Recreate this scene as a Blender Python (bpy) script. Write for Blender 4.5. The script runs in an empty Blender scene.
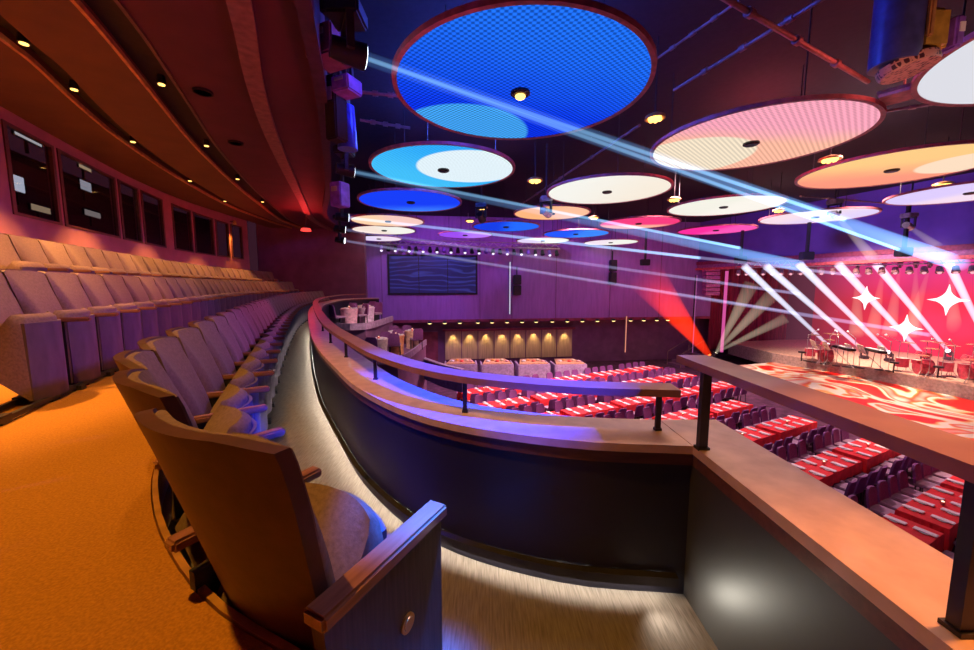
import bpy, bmesh, math, random
from mathutils import Vector, Matrix
random.seed(7)
PI = math.pi
scene = bpy.context.scene
COL = scene.collection
CAMZ = 1.35
F, PITCH = 380.0, math.radians(6.1)
CP, SP = math.cos(PITCH), math.sin(PITCH)

# ------------------------------------------------------------------ measuring
def ray(px, py):
    x = (px - 487) / F; u = (325 - py) / F
    return (x, CP + u * SP, -SP + u * CP)
def on_level(px, py, z):
    r = ray(px, py); t = (z - CAMZ) / r[2]
    return (r[0] * t, r[1] * t, z)
def at_depth(px, py, d):
    r = ray(px, py); t = d / r[1]
    return (r[0] * t, d, CAMZ + r[2] * t)
def pj(x, y, z):
    z -= CAMZ
    d = y * CP - z * SP; u = y * SP + z * CP
    if d < .05: return (-9999, 9999)
    return (487 + F * x / d, 325 - F * u / d)

# ------------------------------------------------------------------ paths in plan
def smooth(pts, step=.12):
    P = [Vector(p).to_2d() for p in pts]
    P = [P[0] * 2 - P[1]] + P + [P[-1] * 2 - P[-2]]
    out = []
    for i in range(1, len(P) - 2):
        a, b, c, d = P[i-1:i+3]
        n = max(2, int((c - b).length / step))
        for k in range(n):
            t = k / n
            out.append(.5 * ((2*b) + (c-a)*t + (2*a-5*b+4*c-d)*t*t + (3*b-a-3*c+d)*t*t*t))
    out.append(P[-2].copy())
    return Path(out)
class Path:
    def __init__(s, pts):
        s.p = [Vector(p).to_2d() for p in pts]
        s.l = [0.0]
        for a, b in zip(s.p, s.p[1:]): s.l.append(s.l[-1] + (b - a).length)
        s.len = s.l[-1]
        s.t = []
        for i in range(len(s.p)):
            d = (s.p[min(i+1, len(s.p)-1)] - s.p[max(i-1, 0)]); d.normalize(); s.t.append(d)
    def at(s, d):
        d = min(max(d, 0), s.len - 1e-6)
        lo, hi = 0, len(s.l) - 1
        while hi - lo > 1:
            m = (lo + hi) // 2
            if s.l[m] <= d: lo = m
            else: hi = m
        f = (d - s.l[lo]) / max(1e-9, s.l[hi] - s.l[lo])
        return s.p[lo].lerp(s.p[hi], f), s.t[lo].lerp(s.t[hi], f).normalized()
    def off(s, o):
        return Path([p + Vector((-t.y, t.x)) * o for p, t in zip(s.p, s.t)])
    def cut(s, a, b):
        n = max(2, int((b - a) / .12))
        return Path([s.at(a + (b - a) * i / n)[0] for i in range(n + 1)])
    def hit(s, px, py):
        r = ray(px, py); k = r[0] / r[1]
        for i in range(len(s.p) - 1):
            fa = s.p[i].x - k * s.p[i].y; fb = s.p[i+1].x - k * s.p[i+1].y
            if fa * fb <= 0 and s.p[i].y > .3:
                return s.l[i] + (s.l[i+1] - s.l[i]) * fa / (fa - fb + 1e-12)
        return None

# ------------------------------------------------------------------ mesh helpers
class MB:
    def __init__(s): s.b = bmesh.new()
    def _x(s, vs, m):
        for v in vs: v.co = m @ v.co
    def box(s, c, d, rz=0, rx=0, ry=0, bev=0, m=None):
        r = bmesh.ops.create_cube(s.b, size=1)
        vs = r['verts']
        for v in vs: v.co = Vector((v.co.x*d[0], v.co.y*d[1], v.co.z*d[2]))
        if bev:
            es = list({e for v in vs for e in v.link_edges})
            q = bmesh.ops.bevel(s.b, geom=es, offset=bev, segments=2, affect='EDGES')
            vs = list({v for f in q['faces'] for v in f.verts} | {v for v in vs if v.is_valid})
        M_ = Matrix.Translation(c) @ Matrix.Rotation(rz, 4, 'Z') @ Matrix.Rotation(ry, 4, 'Y') @ Matrix.Rotation(rx, 4, 'X')
        if m: M_ = m @ M_
        s._x(vs, M_); return s
    def cone(s, a, b, r0, r1, seg=16, caps=True):
        a, b = Vector(a), Vector(b); d = b - a
        r = bmesh.ops.create_cone(s.b, cap_ends=caps, segments=seg, radius1=r0, radius2=r1, depth=d.length)
        q = Vector((0, 0, 1)).rotation_difference(d.normalized()).to_matrix().to_4x4()
        s._x(r['verts'], Matrix.Translation((a + b) / 2) @ q); return s
    def tube(s, pts, rad, seg=8):
        for a, b in zip(pts, pts[1:]): s.cone(a, b, rad, rad, seg)
        return s
    def sphere(s, c, r, seg=14, sc=(1, 1, 1)):
        q = bmesh.ops.create_uvsphere(s.b, u_segments=seg, v_segments=max(6, seg // 2), radius=r)
        s._x(q['verts'], Matrix.Translation(c) @ Matrix.Diagonal((*sc, 1))); return s
    def lathe(s, prof, c=(0, 0, 0), seg=32, m=None, cap=True):
        rings = []
        for r, z in prof:
            rings.append([s.b.verts.new((c[0] + r*math.cos(2*PI*k/seg), c[1] + r*math.sin(2*PI*k/seg), c[2] + z)) for k in range(seg)])
        for A, B in zip(rings, rings[1:]):
            for k in range(seg):
                s.b.faces.new((A[k], A[(k+1) % seg], B[(k+1) % seg], B[k]))
        if cap and prof[0][0] > 1e-4: s.b.faces.new(rings[0][::-1])
        if cap and prof[-1][0] > 1e-4: s.b.faces.new(rings[-1])
        if m: s._x([v for R_ in rings for v in R_], m)
        return s
    def sweep(s, path, prof, caps=True):
        """carry a closed profile of (offset to the left, z) along a plan path"""
        P, T = path.p, path.t
        rings = []
        for i in range(len(P)):
            n = Vector((-T[i].y, T[i].x))
            k = 1.0
            if 0 < i < len(P) - 1:
                d = (P[i+1] - P[i]).normalized()
                c = abs(n.dot(Vector((-d.y, d.x))))
                k = 1 / max(c, .5)
            rings.append([s.b.verts.new((P[i].x + n.x*o*k, P[i].y + n.y*o*k, z)) for o, z in prof])
        m = len(prof)
        for A, B in zip(rings, rings[1:]):
            for j in range(m):
                s.b.faces.new((A[j], A[(j+1) % m], B[(j+1) % m], B[j]))
        if caps:
            s.b.faces.new(rings[0][::-1]); s.b.faces.new(rings[-1])
        return s
    def poly(s, pts, z0, z1):
        A = [s.b.verts.new((p[0], p[1], z0)) for p in pts]; B = [s.b.verts.new((p[0], p[1], z1)) for p in pts]
        n = len(pts)
        for k in range(n): s.b.faces.new((A[k], A[(k+1) % n], B[(k+1) % n], B[k]))
        s.b.faces.new(B); s.b.faces.new(A[::-1]); return s
    def shell(s, fr, bk, nu, nv):
        """closed solid between two grid functions of u in -1..1 and v in 0..1"""
        G = [[[s.b.verts.new(f(-1 + 2*i/nu, j/nv)) for j in range(nv+1)] for i in range(nu+1)] for f in (fr, bk)]
        for i in range(nu):
            for j in range(nv):
                a = G[0]; s.b.faces.new((a[i][j], a[i+1][j], a[i+1][j+1], a[i][j+1]))
                a = G[1]; s.b.faces.new((a[i][j], a[i][j+1], a[i+1][j+1], a[i+1][j]))
        a, b = G
        for i in range(nu):
            s.b.faces.new((a[i][0], b[i][0], b[i+1][0], a[i+1][0])); s.b.faces.new((a[i][nv], a[i+1][nv], b[i+1][nv], b[i][nv]))
        for j in range(nv):
            s.b.faces.new((a[0][j], a[0][j+1], b[0][j+1], b[0][j])); s.b.faces.new((a[nu][j], b[nu][j], b[nu][j+1], a[nu][j+1]))
        return s
    def build(s, name, mat, parent=None, sm=False, loc=None, rz=0):
        bmesh.ops.recalc_face_normals(s.b, faces=s.b.faces)
        if s.b.calc_volume(signed=True) < 0: bmesh.ops.reverse_faces(s.b, faces=s.b.faces)
        me = bpy.data.meshes.new(name); s.b.to_mesh(me); s.b.free()
        if mat: me.materials.append(mat)
        if sm:
            for p in me.polygons: p.use_smooth = True
            try: me.set_sharp_from_angle(angle=math.radians(sm if sm > 1 else 40))
            except Exception: pass
        o = bpy.data.objects.new(name, me); COL.objects.link(o)
        if parent: o.parent = parent
        if loc: o.location = loc
        o.rotation_euler.z = rz
        return o
def tag(o, label, cat, group=None, kind=None):
    o['label'] = label; o['category'] = cat
    if group: o['group'] = group
    if kind: o['kind'] = kind
    return o
def thing(name, label, cat, loc=(0, 0, 0), rz=0, group=None):
    o = bpy.data.objects.new(name, None); o.empty_display_size = .1; COL.objects.link(o)
    o.location = loc; o.rotation_euler.z = rz
    return tag(o, label, cat, group)
def struct(o):
    o['kind'] = 'structure'; return o
def dup(o, loc, rz, label, group=None, skip=()):
    r = o.copy(); COL.objects.link(r); r.location = loc; r.rotation_euler.z = rz
    r['label'] = label
    if group: r['group'] = group
    for ch in list(o.children):
        if ch.name.split('.')[0] in skip: continue
        c = ch.copy(); COL.objects.link(c); c.parent = r
        for g in list(ch.children):
            d = g.copy(); COL.objects.link(d); d.parent = c
    return r
ORD = ['zeroth', 'first', 'second', 'third', 'fourth', 'fifth', 'sixth', 'seventh', 'eighth', 'ninth', 'tenth', 'eleventh', 'twelfth', 'thirteenth',
       'fourteenth', 'fifteenth', 'sixteenth', 'seventeenth', 'eighteenth', 'nineteenth', 'twentieth']
def ordn(n):
    if n <= 20: return ORD[n]
    t = {2: 'twenty', 3: 'thirty', 4: 'forty'}[n // 10]
    return (t[:-1] + 'ieth') if n % 10 == 0 else t + '-' + ORD[n % 10]

# ------------------------------------------------------------------ materials
def mat(name, col, rough=.6, metal=0, var=.18, scale=9, bump=0, stretch=None, col2=None, coat=0, spec=.5):
    m = bpy.data.materials.new(name); m.use_nodes = True
    nt = m.node_tree; b = nt.nodes['Principled BSDF']
    b.inputs['Roughness'].default_value = rough; b.inputs['Metallic'].default_value = metal
    b.inputs['Coat Weight'].default_value = coat; b.inputs['Specular IOR Level'].default_value = spec
    tc = nt.nodes.new('ShaderNodeTexCoord'); mp = nt.nodes.new('ShaderNodeMapping')
    nt.links.new(tc.outputs['Object'], mp.inputs['Vector'])
    if stretch: mp.inputs['Scale'].default_value = stretch
    no = nt.nodes.new('ShaderNodeTexNoise'); no.inputs['Scale'].default_value = scale; no.inputs['Detail'].default_value = 5
    nt.links.new(mp.outputs['Vector'], no.inputs['Vector'])
    r = nt.nodes.new('ShaderNodeValToRGB')
    c2 = col2 or tuple(c * (1 - 2*var) for c in col)
    r.color_ramp.elements[0].color = (*c2, 1); r.color_ramp.elements[1].color = (*[min(1, c*(1+var)) for c in col], 1)
    r.color_ramp.elements[0].position = .3; r.color_ramp.elements[1].position = .7
    nt.links.new(no.outputs['Fac'], r.inputs['Fac']); nt.links.new(r.outputs['Color'], b.inputs['Base Color'])
    if bump:
        bp = nt.nodes.new('ShaderNodeBump'); bp.inputs['Strength'].default_value = bump; bp.inputs['Distance'].default_value = .01
        nt.links.new(no.outputs['Fac'], bp.inputs['Height']); nt.links.new(bp.outputs['Normal'], b.inputs['Normal'])
    return m
def emis(name, col, st=1.0):
    m = bpy.data.materials.new(name); m.use_nodes = True; nt = m.node_tree
    nt.nodes.remove(nt.nodes['Principled BSDF'])
    e = nt.nodes.new('ShaderNodeEmission'); e.inputs['Color'].default_value = (*col, 1); e.inputs['Strength'].default_value = st
    nt.links.new(e.outputs[0], nt.nodes['Material Output'].inputs['Surface'])
    return m
def haze(name, col, st):  # glowing volume stands in for lamp light scattered in haze
    m = bpy.data.materials.new(name); m.use_nodes = True; nt = m.node_tree
    nt.nodes.remove(nt.nodes['Principled BSDF'])
    e = nt.nodes.new('ShaderNodeEmission'); e.inputs['Color'].default_value = (*col, 1); e.inputs['Strength'].default_value = st
    nt.links.new(e.outputs[0], nt.nodes['Material Output'].inputs['Volume'])
    return m
def fading(name, col, st, reach):
    """glow standing in for lit haze, fading with distance from the lamp"""
    m = haze(name, col, st); nt = m.node_tree; e = nt.nodes['Emission']
    tc = nt.nodes.new('ShaderNodeTexCoord'); ln = nt.nodes.new('ShaderNodeVectorMath'); ln.operation = 'LENGTH'; nt.links.new(tc.outputs['Object'], ln.inputs[0])
    mr = nt.nodes.new('ShaderNodeMapRange'); mr.inputs['From Max'].default_value = reach; mr.inputs['To Min'].default_value = st; mr.inputs['To Max'].default_value = 0
    mr.interpolation_type = 'SMOOTHSTEP'
    nt.links.new(ln.outputs['Value'], mr.inputs['Value']); nt.links.new(mr.outputs[0], e.inputs['Strength'])
    return m
def glass(name, tint=(.8, .8, .85)):
    m = bpy.data.materials.new(name); m.use_nodes = True; nt = m.node_tree
    nt.nodes.remove(nt.nodes['Principled BSDF'])
    t = nt.nodes.new('ShaderNodeBsdfTransparent'); t.inputs['Color'].default_value = (*tint, 1)
    g = nt.nodes.new('ShaderNodeBsdfGlossy'); g.inputs['Roughness'].default_value = .03
    mx = nt.nodes.new('ShaderNodeMixShader'); mx.inputs[0].default_value = .08
    nt.links.new(t.outputs[0], mx.inputs[1]); nt.links.new(g.outputs[0], mx.inputs[2]); nt.links.new(mx.outputs[0], nt.nodes['Material Output'].inputs['Surface'])
    return m
def disc_mat(name, c1, c2, c3, ang=0, edge=0, soft=.5, circ=(0, 0, .0), dots=0, st=1.0):
    """lit fabric disc: two colours across it, a third inside an off-centre circle, a fine mesh weave"""
    m = bpy.data.materials.new(name); m.use_nodes = True; nt = m.node_tree; N = nt.nodes.new; L = nt.links.new
    nt.nodes.remove(nt.nodes['Principled BSDF'])
    tc = N('ShaderNodeTexCoord')
    dt = N('ShaderNodeVectorMath'); dt.operation = 'DOT_PRODUCT'; dt.inputs[1].default_value = (math.cos(ang), math.sin(ang), 0)
    L(tc.outputs['Object'], dt.inputs[0])
    mr = N('ShaderNodeMapRange'); mr.interpolation_type = 'SMOOTHSTEP'
    mr.inputs['From Min'].default_value = edge - soft; mr.inputs['From Max'].default_value = edge + soft
    no = N('ShaderNodeTexNoise'); no.inputs['Scale'].default_value = 1.3; L(tc.outputs['Object'], no.inputs['Vector'])
    ad = N('ShaderNodeMath'); ad.operation = 'MULTIPLY_ADD'; ad.inputs[1].default_value = .5; L(no.outputs['Fac'], ad.inputs[0]); 
    sb = N('ShaderNodeMath'); sb.operation = 'SUBTRACT'; sb.inputs[1].default_value = .25; L(dt.outputs['Value'], sb.inputs[0]); L(sb.outputs[0], ad.inputs[2])
    L(ad.outputs[0], mr.inputs['Value'])
    mx = N('ShaderNodeMixRGB'); mx.inputs[1].default_value = (*c1, 1); mx.inputs[2].default_value = (*c2, 1); L(mr.outputs[0], mx.inputs[0])
    out = mx
    if circ[2] > 0:
        ds = N('ShaderNodeVectorMath'); ds.operation = 'DISTANCE'; ds.inputs[1].default_value = (circ[0], circ[1], 0); L(tc.outputs['Object'], ds.inputs[0])
        m2 = N('ShaderNodeMapRange'); m2.inputs['From Min'].default_value = circ[2] - .03; m2.inputs['From Max'].default_value = circ[2] + .03
        m2.inputs['To Min'].default_value = 1; m2.inputs['To Max'].default_value = 0; L(ds.outputs['Value'], m2.inputs['Value'])
        mx2 = N('ShaderNodeMixRGB'); mx2.inputs[2].default_value = (*c3, 1); L(m2.outputs[0], mx2.inputs[0]); L(mx.outputs[0], mx2.inputs[1]); out = mx2
    e = N('ShaderNodeEmission'); e.inputs['Strength'].default_value = st
    if dots:
        sc = N('ShaderNodeVectorMath'); sc.operation = 'SCALE'; sc.inputs['Scale'].default_value = 2*PI/dots; L(tc.outputs['Object'], sc.inputs[0])
        sp = N('ShaderNodeSeparateXYZ'); L(sc.outputs[0], sp.inputs[0])
        s1 = N('ShaderNodeMath'); s1.operation = 'SINE'; L(sp.outputs[0], s1.inputs[0]); s2 = N('ShaderNodeMath'); s2.operation = 'SINE'; L(sp.outputs[1], s2.inputs[0])
        mu = N('ShaderNodeMath'); mu.operation = 'MULTIPLY'; L(s1.outputs[0], mu.inputs[0]); L(s2.outputs[0], mu.inputs[1])
        m3 = N('ShaderNodeMapRange'); m3.inputs['From Min'].default_value = -.6; m3.inputs['From Max'].default_value = .6
        m3.inputs['To Min'].default_value = (.45 if edge < 0 else .72)*st; m3.inputs['To Max'].default_value = 1.2*st; L(mu.outputs[0], m3.inputs['Value']); L(m3.outputs[0], e.inputs['Strength'])
    L(out.outputs[0], e.inputs['Color']); L(e.outputs[0], nt.nodes['Material Output'].inputs['Surface'])
    return m
def wood(name, a, b, sc=(1, 12, 12), rough=.35, coat=.2):
    return mat(name, b, rough, 0, .05, 4, .03, sc, a, coat)

K = {
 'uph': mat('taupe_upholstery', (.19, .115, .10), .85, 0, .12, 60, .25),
 'uph2': mat('purple_lit_panel', (.095, .06, .11), .8, 0, .15, 14, .15, (1, 1, .3)),  # seat upholstery darkened, the hall's purple light put into its colour
 'shell': mat('brown_leatherette', (.085, .028, .022), .45, 0, .12, 20, .1),
 'dark': mat('dark_metal', (.035, .03, .035), .5, .3),
 'panel': mat('end_panel_laminate', (.085, .06, .05), .5, 0, .2, 6, .05, (14, 14, 1)),
 'arm': wood('arm_wood', (.22, .09, .06), (.34, .15, .10), (10, 1, 10), .25, .6),
 'brass': mat('brass', (.85, .52, .16), .3, .9, .06),
 'carpet': mat('orange_brown_carpet', (.46, .20, .03), .95, 0, .14, 120, .3, None, (.34, .135, .018)),
 'aisle': mat('aisle_carpet', (.20, .165, .145), .9, 0, .15, 5, .2, (30, 2, 1), (.12, .095, .08)),
 'wallnavy': mat('navy_parapet', (.02, .018, .04), .45, 0, .1, 3),
 'sill': wood('sill_wood', (.55, .36, .27), (.68, .47, .36), (3, 3, 3), .4, .1),
 'trimdark': wood('dark_trim', (.10, .035, .025), (.16, .055, .035)),
 'rail': wood('handrail_wood', (.30, .13, .10), (.38, .18, .13), (2, 2, 2), .45, .1),
 'strip': emis('led_strip', (1.0, .93, .76), 48),
 'maroon': mat('maroon_ceiling', (.09, .014, .03), .7, 0, .1, 2),
 'warmceil': mat('warm_lit_ceiling', (.115, .05, .018), .7, 0, .1, 2),  # maroon ceiling with the brown of warm light put into its colour
 'slot': mat('dark_slot', (.02, .012, .012), .8),
 'bead': mat('taupe_bead', (.24, .11, .10), .6),
 'wallpink': mat('mauve_wall', (.45, .17, .22), .75, 0, .06, 3),
 'frame': mat('window_frame', (.11, .045, .03), .4),
 'glass': glass('booth_glass'),
 'booth': mat('dark_booth', (.05, .035, .035), .8),
 'gold': mat('gold_frame', (.6, .3, .1), .4, .3),
 'purple': mat('purple_wall', (.36, .17, .50), .8, 0, .07, 2, 0, (3, 3, .4)),
 'duskwall': mat('dusk_wall', (.22, .09, .20), .8, 0, .1, 2),
 'redwall': mat('red_panel', (.32, .06, .10), .8, 0, .2, 2),
 'tanpanel': mat('tan_panel', (.62, .44, .28), .7, 0, .12, 3, 0, (4, 4, .3)),
 'floor': mat('hall_carpet', (.10, .03, .085), .95, 0, .3, 3, .2),
 'cloth': mat('red_cloth', (.80, .02, .03), .8, 0, .12, 6),
 'plate': mat('white_china', (.88, .85, .85), .25, 0, .03),
 'chairup': mat('purple_chair_fabric', (.20, .055, .22), .7, 0, .12, 20),
 'chairseat': mat('lilac_chair_seat', (.34, .22, .33), .7, 0, .1, 20),
 'hallceil': mat('black_ceiling', (.016, .01, .018), .9),
 'pipe': mat('ceiling_pipe', (.35, .20, .20), .5, .3),
 'rim': mat('disc_rim', (.45, .12, .16), .5, .1),
 'black': mat('black', (.012, .011, .014), .5),
 'lamp': emis('warm_lamp', (1.0, .55, .12), 3.5),
 'curtain': mat('dark_red_drape', (.30, .02, .05), .85, 0, .25, 4, .3, (3, 3, .15)),
 'lav': mat('lavender_booth', (.42, .30, .46), .7),
 'steel': mat('steel', (.55, .5, .5), .35, .7),
 'bluehouse': mat('blue_housing', (.06, .06, .22), .4, .1),
 'yellowcan': mat('yellow_can', (.55, .33, .05), .4, .2),
 'violet': mat('violet_box', (.28, .10, .60), .5),
}
def struct_mesh(mb, name, m, sm=False): return struct(mb.build(name, m, None, sm))

# ------------------------------------------------------------------ plan curves
SEATS = [(-.37, .76), (-.89, 1.03), (-1.43, 1.50), (-1.87, 2.10), (-2.50, 3.34), (-3.84, 6.12), (-5.25, 9.2), (-6.5, 12.2), (-7.4, 15), (-7.9, 17.4), (-8.0, 18.9)]
P1 = smooth(SEATS)
PX = smooth([(1.9, -.5), (.8, .15), (.15, .49)] + SEATS)
PB = smooth([(.872, 1.53), (.32, 1.6), (-.26, 1.85), (-.74, 2.33), (-1.17, 2.98), (-1.96, 4.34), (-3.15, 6.75), (-4.65, 10), (-5.75, 12.8), (-6.35, 15.3), (-6.62, 17.0), (-6.3, 18.35), (-5.4, 18.9)])
PR = Path([(.86, 1.53), (.86, .9), (.86, .2), (.86, -1.2)])

# ------------------------------------------------------------------ balcony floor, tiers, parapet
fl = MB()
ia, ib = PX.off(-.01), Path([(1.05, -1.2), (1.05, .4), (.98, 1.5)] + [tuple(q) for q in PB.off(-.05).p])
ra = []
for i in range(161):
    u_, w_ = ia.at(ia.len*i/160)[0], ib.at(ib.len*i/160)[0]
    ra.append([fl.b.verts.new((q.x, q.y, zz)) for q, zz in ((u_, 0), (w_, 0), (w_, -.2), (u_, -.2))])
for X, Y in zip(ra, ra[1:]):
    for j in range(4): fl.b.faces.new((X[j], X[(j+1) % 4], Y[(j+1) % 4], Y[j]))
struct_mesh(fl, 'floor', K['aisle'])
c = MB(); c.sweep(PX, [(-.02, .0), (1.95, .0), (1.95, .44), (-.02, .44)]); struct_mesh(c, 'floor_carpet_tier', K['carpet'])
c = MB(); c.sweep(PX, [(1.95, 0), (3.6, 0), (3.6, .92), (1.95, .92)]); struct_mesh(c, 'floor_upper_tier', K['carpet'])
c = MB(); c.sweep(PX, [(-.045, .26), (-.025, .26), (-.025, .446), (-.045, .446)]); struct_mesh(c, 'trim_1', K['gold'])
# parapet: curved run and the straight run by the camera
w = MB(); w.sweep(PB, [(0, 0), (0, .64), (-.18, .64), (-.18, -.7), (0, -.7)]); struct_mesh(w, 'wall_parapet', K['wallnavy'], 30)
w = MB(); w.sweep(PR, [(0, 0), (0, .64), (.16, .64), (.16, -.7), (0, -.7)]); struct_mesh(w, 'wall_right', mat('lit_parapet', (.05, .047, .047), .45, 0, .1, 3))  # same dark laminate made paler, wall glow put into its colour
w = MB(); w.sweep(PB, [(.035, .655), (.035, .69), (-.27, .69), (-.27, .655)]); struct_mesh(w, 'trim_2', K['sill'], 30)
w = MB(); w.sweep(PB, [(.02, .60), (.02, .655), (-.25, .655), (-.25, .60)]); struct_mesh(w, 'trim_3', K['trimdark'], 30)
w = MB(); w.sweep(Path([(.86, 1.80), (.86, .9), (.86, -1.2)]), [(-.015, .655), (-.015, .6925), (.26, .6925), (.26, .655)]); struct_mesh(w, 'trim_4', K['sill'])
w = MB(); w.sweep(Path([(.86, 1.55), (.86, .9), (.86, -1.2)]), [(-.005, .60), (-.005, .655), (.24, .655), (.24, .60)]); struct_mesh(w, 'trim_5', K['trimdark'])
# light strip in the skirting of the curved run
ls = thing('light_strip', 'warm white light strip along the foot of the curved balcony wall', 'light strip', tuple(PB.at(3)[0]) + (0,))
def rel(mb, o):
    bmesh.ops.translate(mb.b, verts=mb.b.verts, vec=(-Vector(o.location)))
    return mb
s_ = MB(); s_.sweep(PB.cut(.10, PB.len - .3), [(.004, .074), (.004, .084), (.014, .084), (.014, .074)]); rel(s_, ls).build('diffuser', K['strip'], ls)
s_ = MB(); s_.sweep(PB.cut(1.9, PB.len - .3), [(.002, .09), (.002, .10), (.036, .10), (.036, .09)]); s_.sweep(PB.cut(.05, 1.95), [(.002, .09), (.002, .10), (.036, .10), (.036, .058), (.032, .058), (.032, .09)]); rel(s_, ls).build('cover', K['dark'], ls)

def handrail(label, path, prof, posts, z0, zt, wood_):
    p0 = path.at(path.len * .3)[0]
    o = thing('handrail', label, 'handrail', (p0.x, p0.y, z0))
    m = MB(); m.sweep(path, prof); rel(m, o).build('rail', wood_, o, 30)
    for (x, y, s) in posts:
        m = MB(); m.box((x, y, (z0 + zt) / 2), (s, s * .7, zt - z0)); m.box((x, y, z0 + .006), (s * 1.35, s * 1.1, .012))
        rel(m, o).build('post', K['dark'], o)
    return o
HP = PB.off(-.13)
s0 = .04
pp = []
for px, py in ((657, 437), (465, 412), (376, 391), (346, 350), (330, 326), (322, 312)):
    s = HP.hit(px, py)
    if s: q = HP.at(s)[0]; pp.append((q.x, q.y, .022))
handrail('curved wooden handrail on slim posts above the long curved sill', HP.cut(s0, HP.len - .6), [(.06, .862), (.06, .895), (-.06, .895), (-.06, .862)], pp, .69, .862, K['rail'])
handrail('straight wooden handrail on tall posts above the right hand sill', Path([(.875, 1.60), (.875, .9), (.875, -1.2)]), [(-.065, 1.02), (-.065, 1.05), (.065, 1.05), (.065, 1.02)],
         [(.865, 1.47, .034), (.905, .66, .034)], .69, 1.02, K['rail'])

# ------------------------------------------------------------------ theatre seats
def make_seat(label):
    t = thing('theatre_seat', label, 'seat', group='balcony theatre seats')
    def wid(v): return .225 + .052 * min(1, v * 1.3)
    def zz(u, v):
        return .36 + .68 * v - (.022 * max(0, abs(u) - .62) / .38 if v > .9 else 0) * (v - .9) / .1
    def yb(u, v): return .20 * (1 - v) + .075 * u * u * (.4 + .6*v)
    m = MB(); m.shell(lambda u, v: (u*wid(v), yb(u, v) + .035, zz(u, v)), lambda u, v: (u*wid(v)*1.0, yb(u, v), zz(u, v)), 14, 12)
    m.build('back_shell', K['shell'], t, 50)
    m = MB(); m.shell(lambda u, v: (u*wid(v)*.97, yb(u, v) + .045 + .085 * (1 - u**6) * (.22 + .78 * math.sin(PI * min(1, .16 + v*.84))), zz(u, .02 + v*.965) + .0),
                      lambda u, v: (u*wid(v)*.97, yb(u, v) + .036, zz(u, .02 + v*.965)), 14, 12)
    m.build('backrest', K['uph'], t, 50)
    # tipped-up seat: upholstered bulge towards the back, flat panel towards the hall
    def yf(u): return .50 - .075*u*u
    def pw(v): return .238 * (1 if v < .86 else 1 - .06*((v - .86)/.14)**2)
    m = MB(); m.shell(lambda u, v: (u*pw(v), yf(u) - .012*v, .05 + .61*v),
                      lambda u, v: (u*pw(v), .15 + (yf(u) - .05 - .15)*v, .34 + .35*v + .05*(1 - u**4)*math.sin(PI*v)), 12, 12)
    pad = m.build('seat_pad', K['uph'], t, 60)
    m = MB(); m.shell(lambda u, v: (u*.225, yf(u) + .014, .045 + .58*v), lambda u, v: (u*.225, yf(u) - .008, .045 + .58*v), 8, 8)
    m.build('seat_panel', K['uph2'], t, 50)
    m = MB(); m.box((-.282, .36, .612), (.055, .50, .035), bev=.008); m.build('armrest', K['arm'], t)
    m = MB(); m.box((-.282, .33, .33), (.035, .24, .53)); m.box((-.282, .34, .02), (.09, .36, .04)); m.box((-.282, .22, .43), (.03, .12, .14)); m.build('leg', K['dark'], t)
    return t
def place_along(path, start, pitch, n, z, rowname, proto, vis=None):
    i = 0; last = None; k = 0
    for i in range(n):
        s = start + pitch * i
        if s > path.len - .2: break
        p, d = path.at(s)
        q = pj(p.x, p.y, z + .9)
        if not (-60 < q[0] < 1000 and q[1] < 760): continue
        k += 1
        rz = math.atan2(-d.x, d.y) + 0     # local +y faces right of travel
        f = Vector((d.y, -d.x)); rz = math.atan2(f.y, f.x) - PI/2
        lab = f'taupe theatre seat, {ordn(k)} from the near end of {rowname}'
        if k == 1 and not proto.get('used'):
            o = proto; o['used'] = 1; o.location = (p.x, p.y, z); o.rotation_euler.z = rz; o['label'] = lab; o['group'] = 'seats in ' + rowname
        else:
            o = dup(proto, (p.x, p.y, z), rz, lab, 'seats in ' + rowname)
        yield k, o
proto = make_seat('x')
first = None
for k, o in place_along(P1.off(.06), .40, .575, 40, 0, 'the front row', proto):
    if k == 1: first = o
PITCH_R = .565
for k, o in place_along(PX.off(1.48), .2, PITCH_R, 60, .44, 'the second row', proto): pass
for k, o in place_along(PX.off(2.44), .1, PITCH_R, 60, .92, 'the top row', proto): pass
first.location = (-.70, .775, 0); first.rotation_euler.z = math.radians(-27)
# solid end panel and arm on the first seat only
m = MB(); m.poly([(.268, .14), (.31, .14), (.31, .60), (.268, .60)], 0, .592)
ep = m.build('end_panel', K['panel'], first)
for v in ep.data.vertices:
    if v.co.y < .2 and v.co.z < .3: v.co.y += .07
m = MB(); m.box((.29, .375, .612), (.072, .49, .042), bev=.008, rx=math.radians(0)); m.build('armrest', K['arm'], first)
m = MB(); m.cone((.309, .42, .37), (.316, .42, .37), .028, .028, 28); m.cone((.315, .42, .37), (.319, .42, .37), .02, .018, 28)
md = m.build('medallion', K['brass'], first); md['label'] = 'round brass medallion'
del proto['used']
# dark curved strips on the carpet of the second row
rl = thing('dark_strips', 'pair of dark curved strips under the second row of seats on the orange carpet', 'rail', (-3, 2.4, .46))
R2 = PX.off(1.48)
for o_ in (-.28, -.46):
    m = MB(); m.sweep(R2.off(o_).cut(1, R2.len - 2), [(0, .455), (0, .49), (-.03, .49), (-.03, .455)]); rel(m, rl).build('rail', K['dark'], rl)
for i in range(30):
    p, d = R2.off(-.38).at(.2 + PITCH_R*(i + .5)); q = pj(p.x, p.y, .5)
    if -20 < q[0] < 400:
        m = MB(); m.box((p.x, p.y, .47), (.1, .22, .06), rz=math.atan2(d.y, d.x)); rel(m, rl).build('foot', K['dark'], rl)
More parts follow.
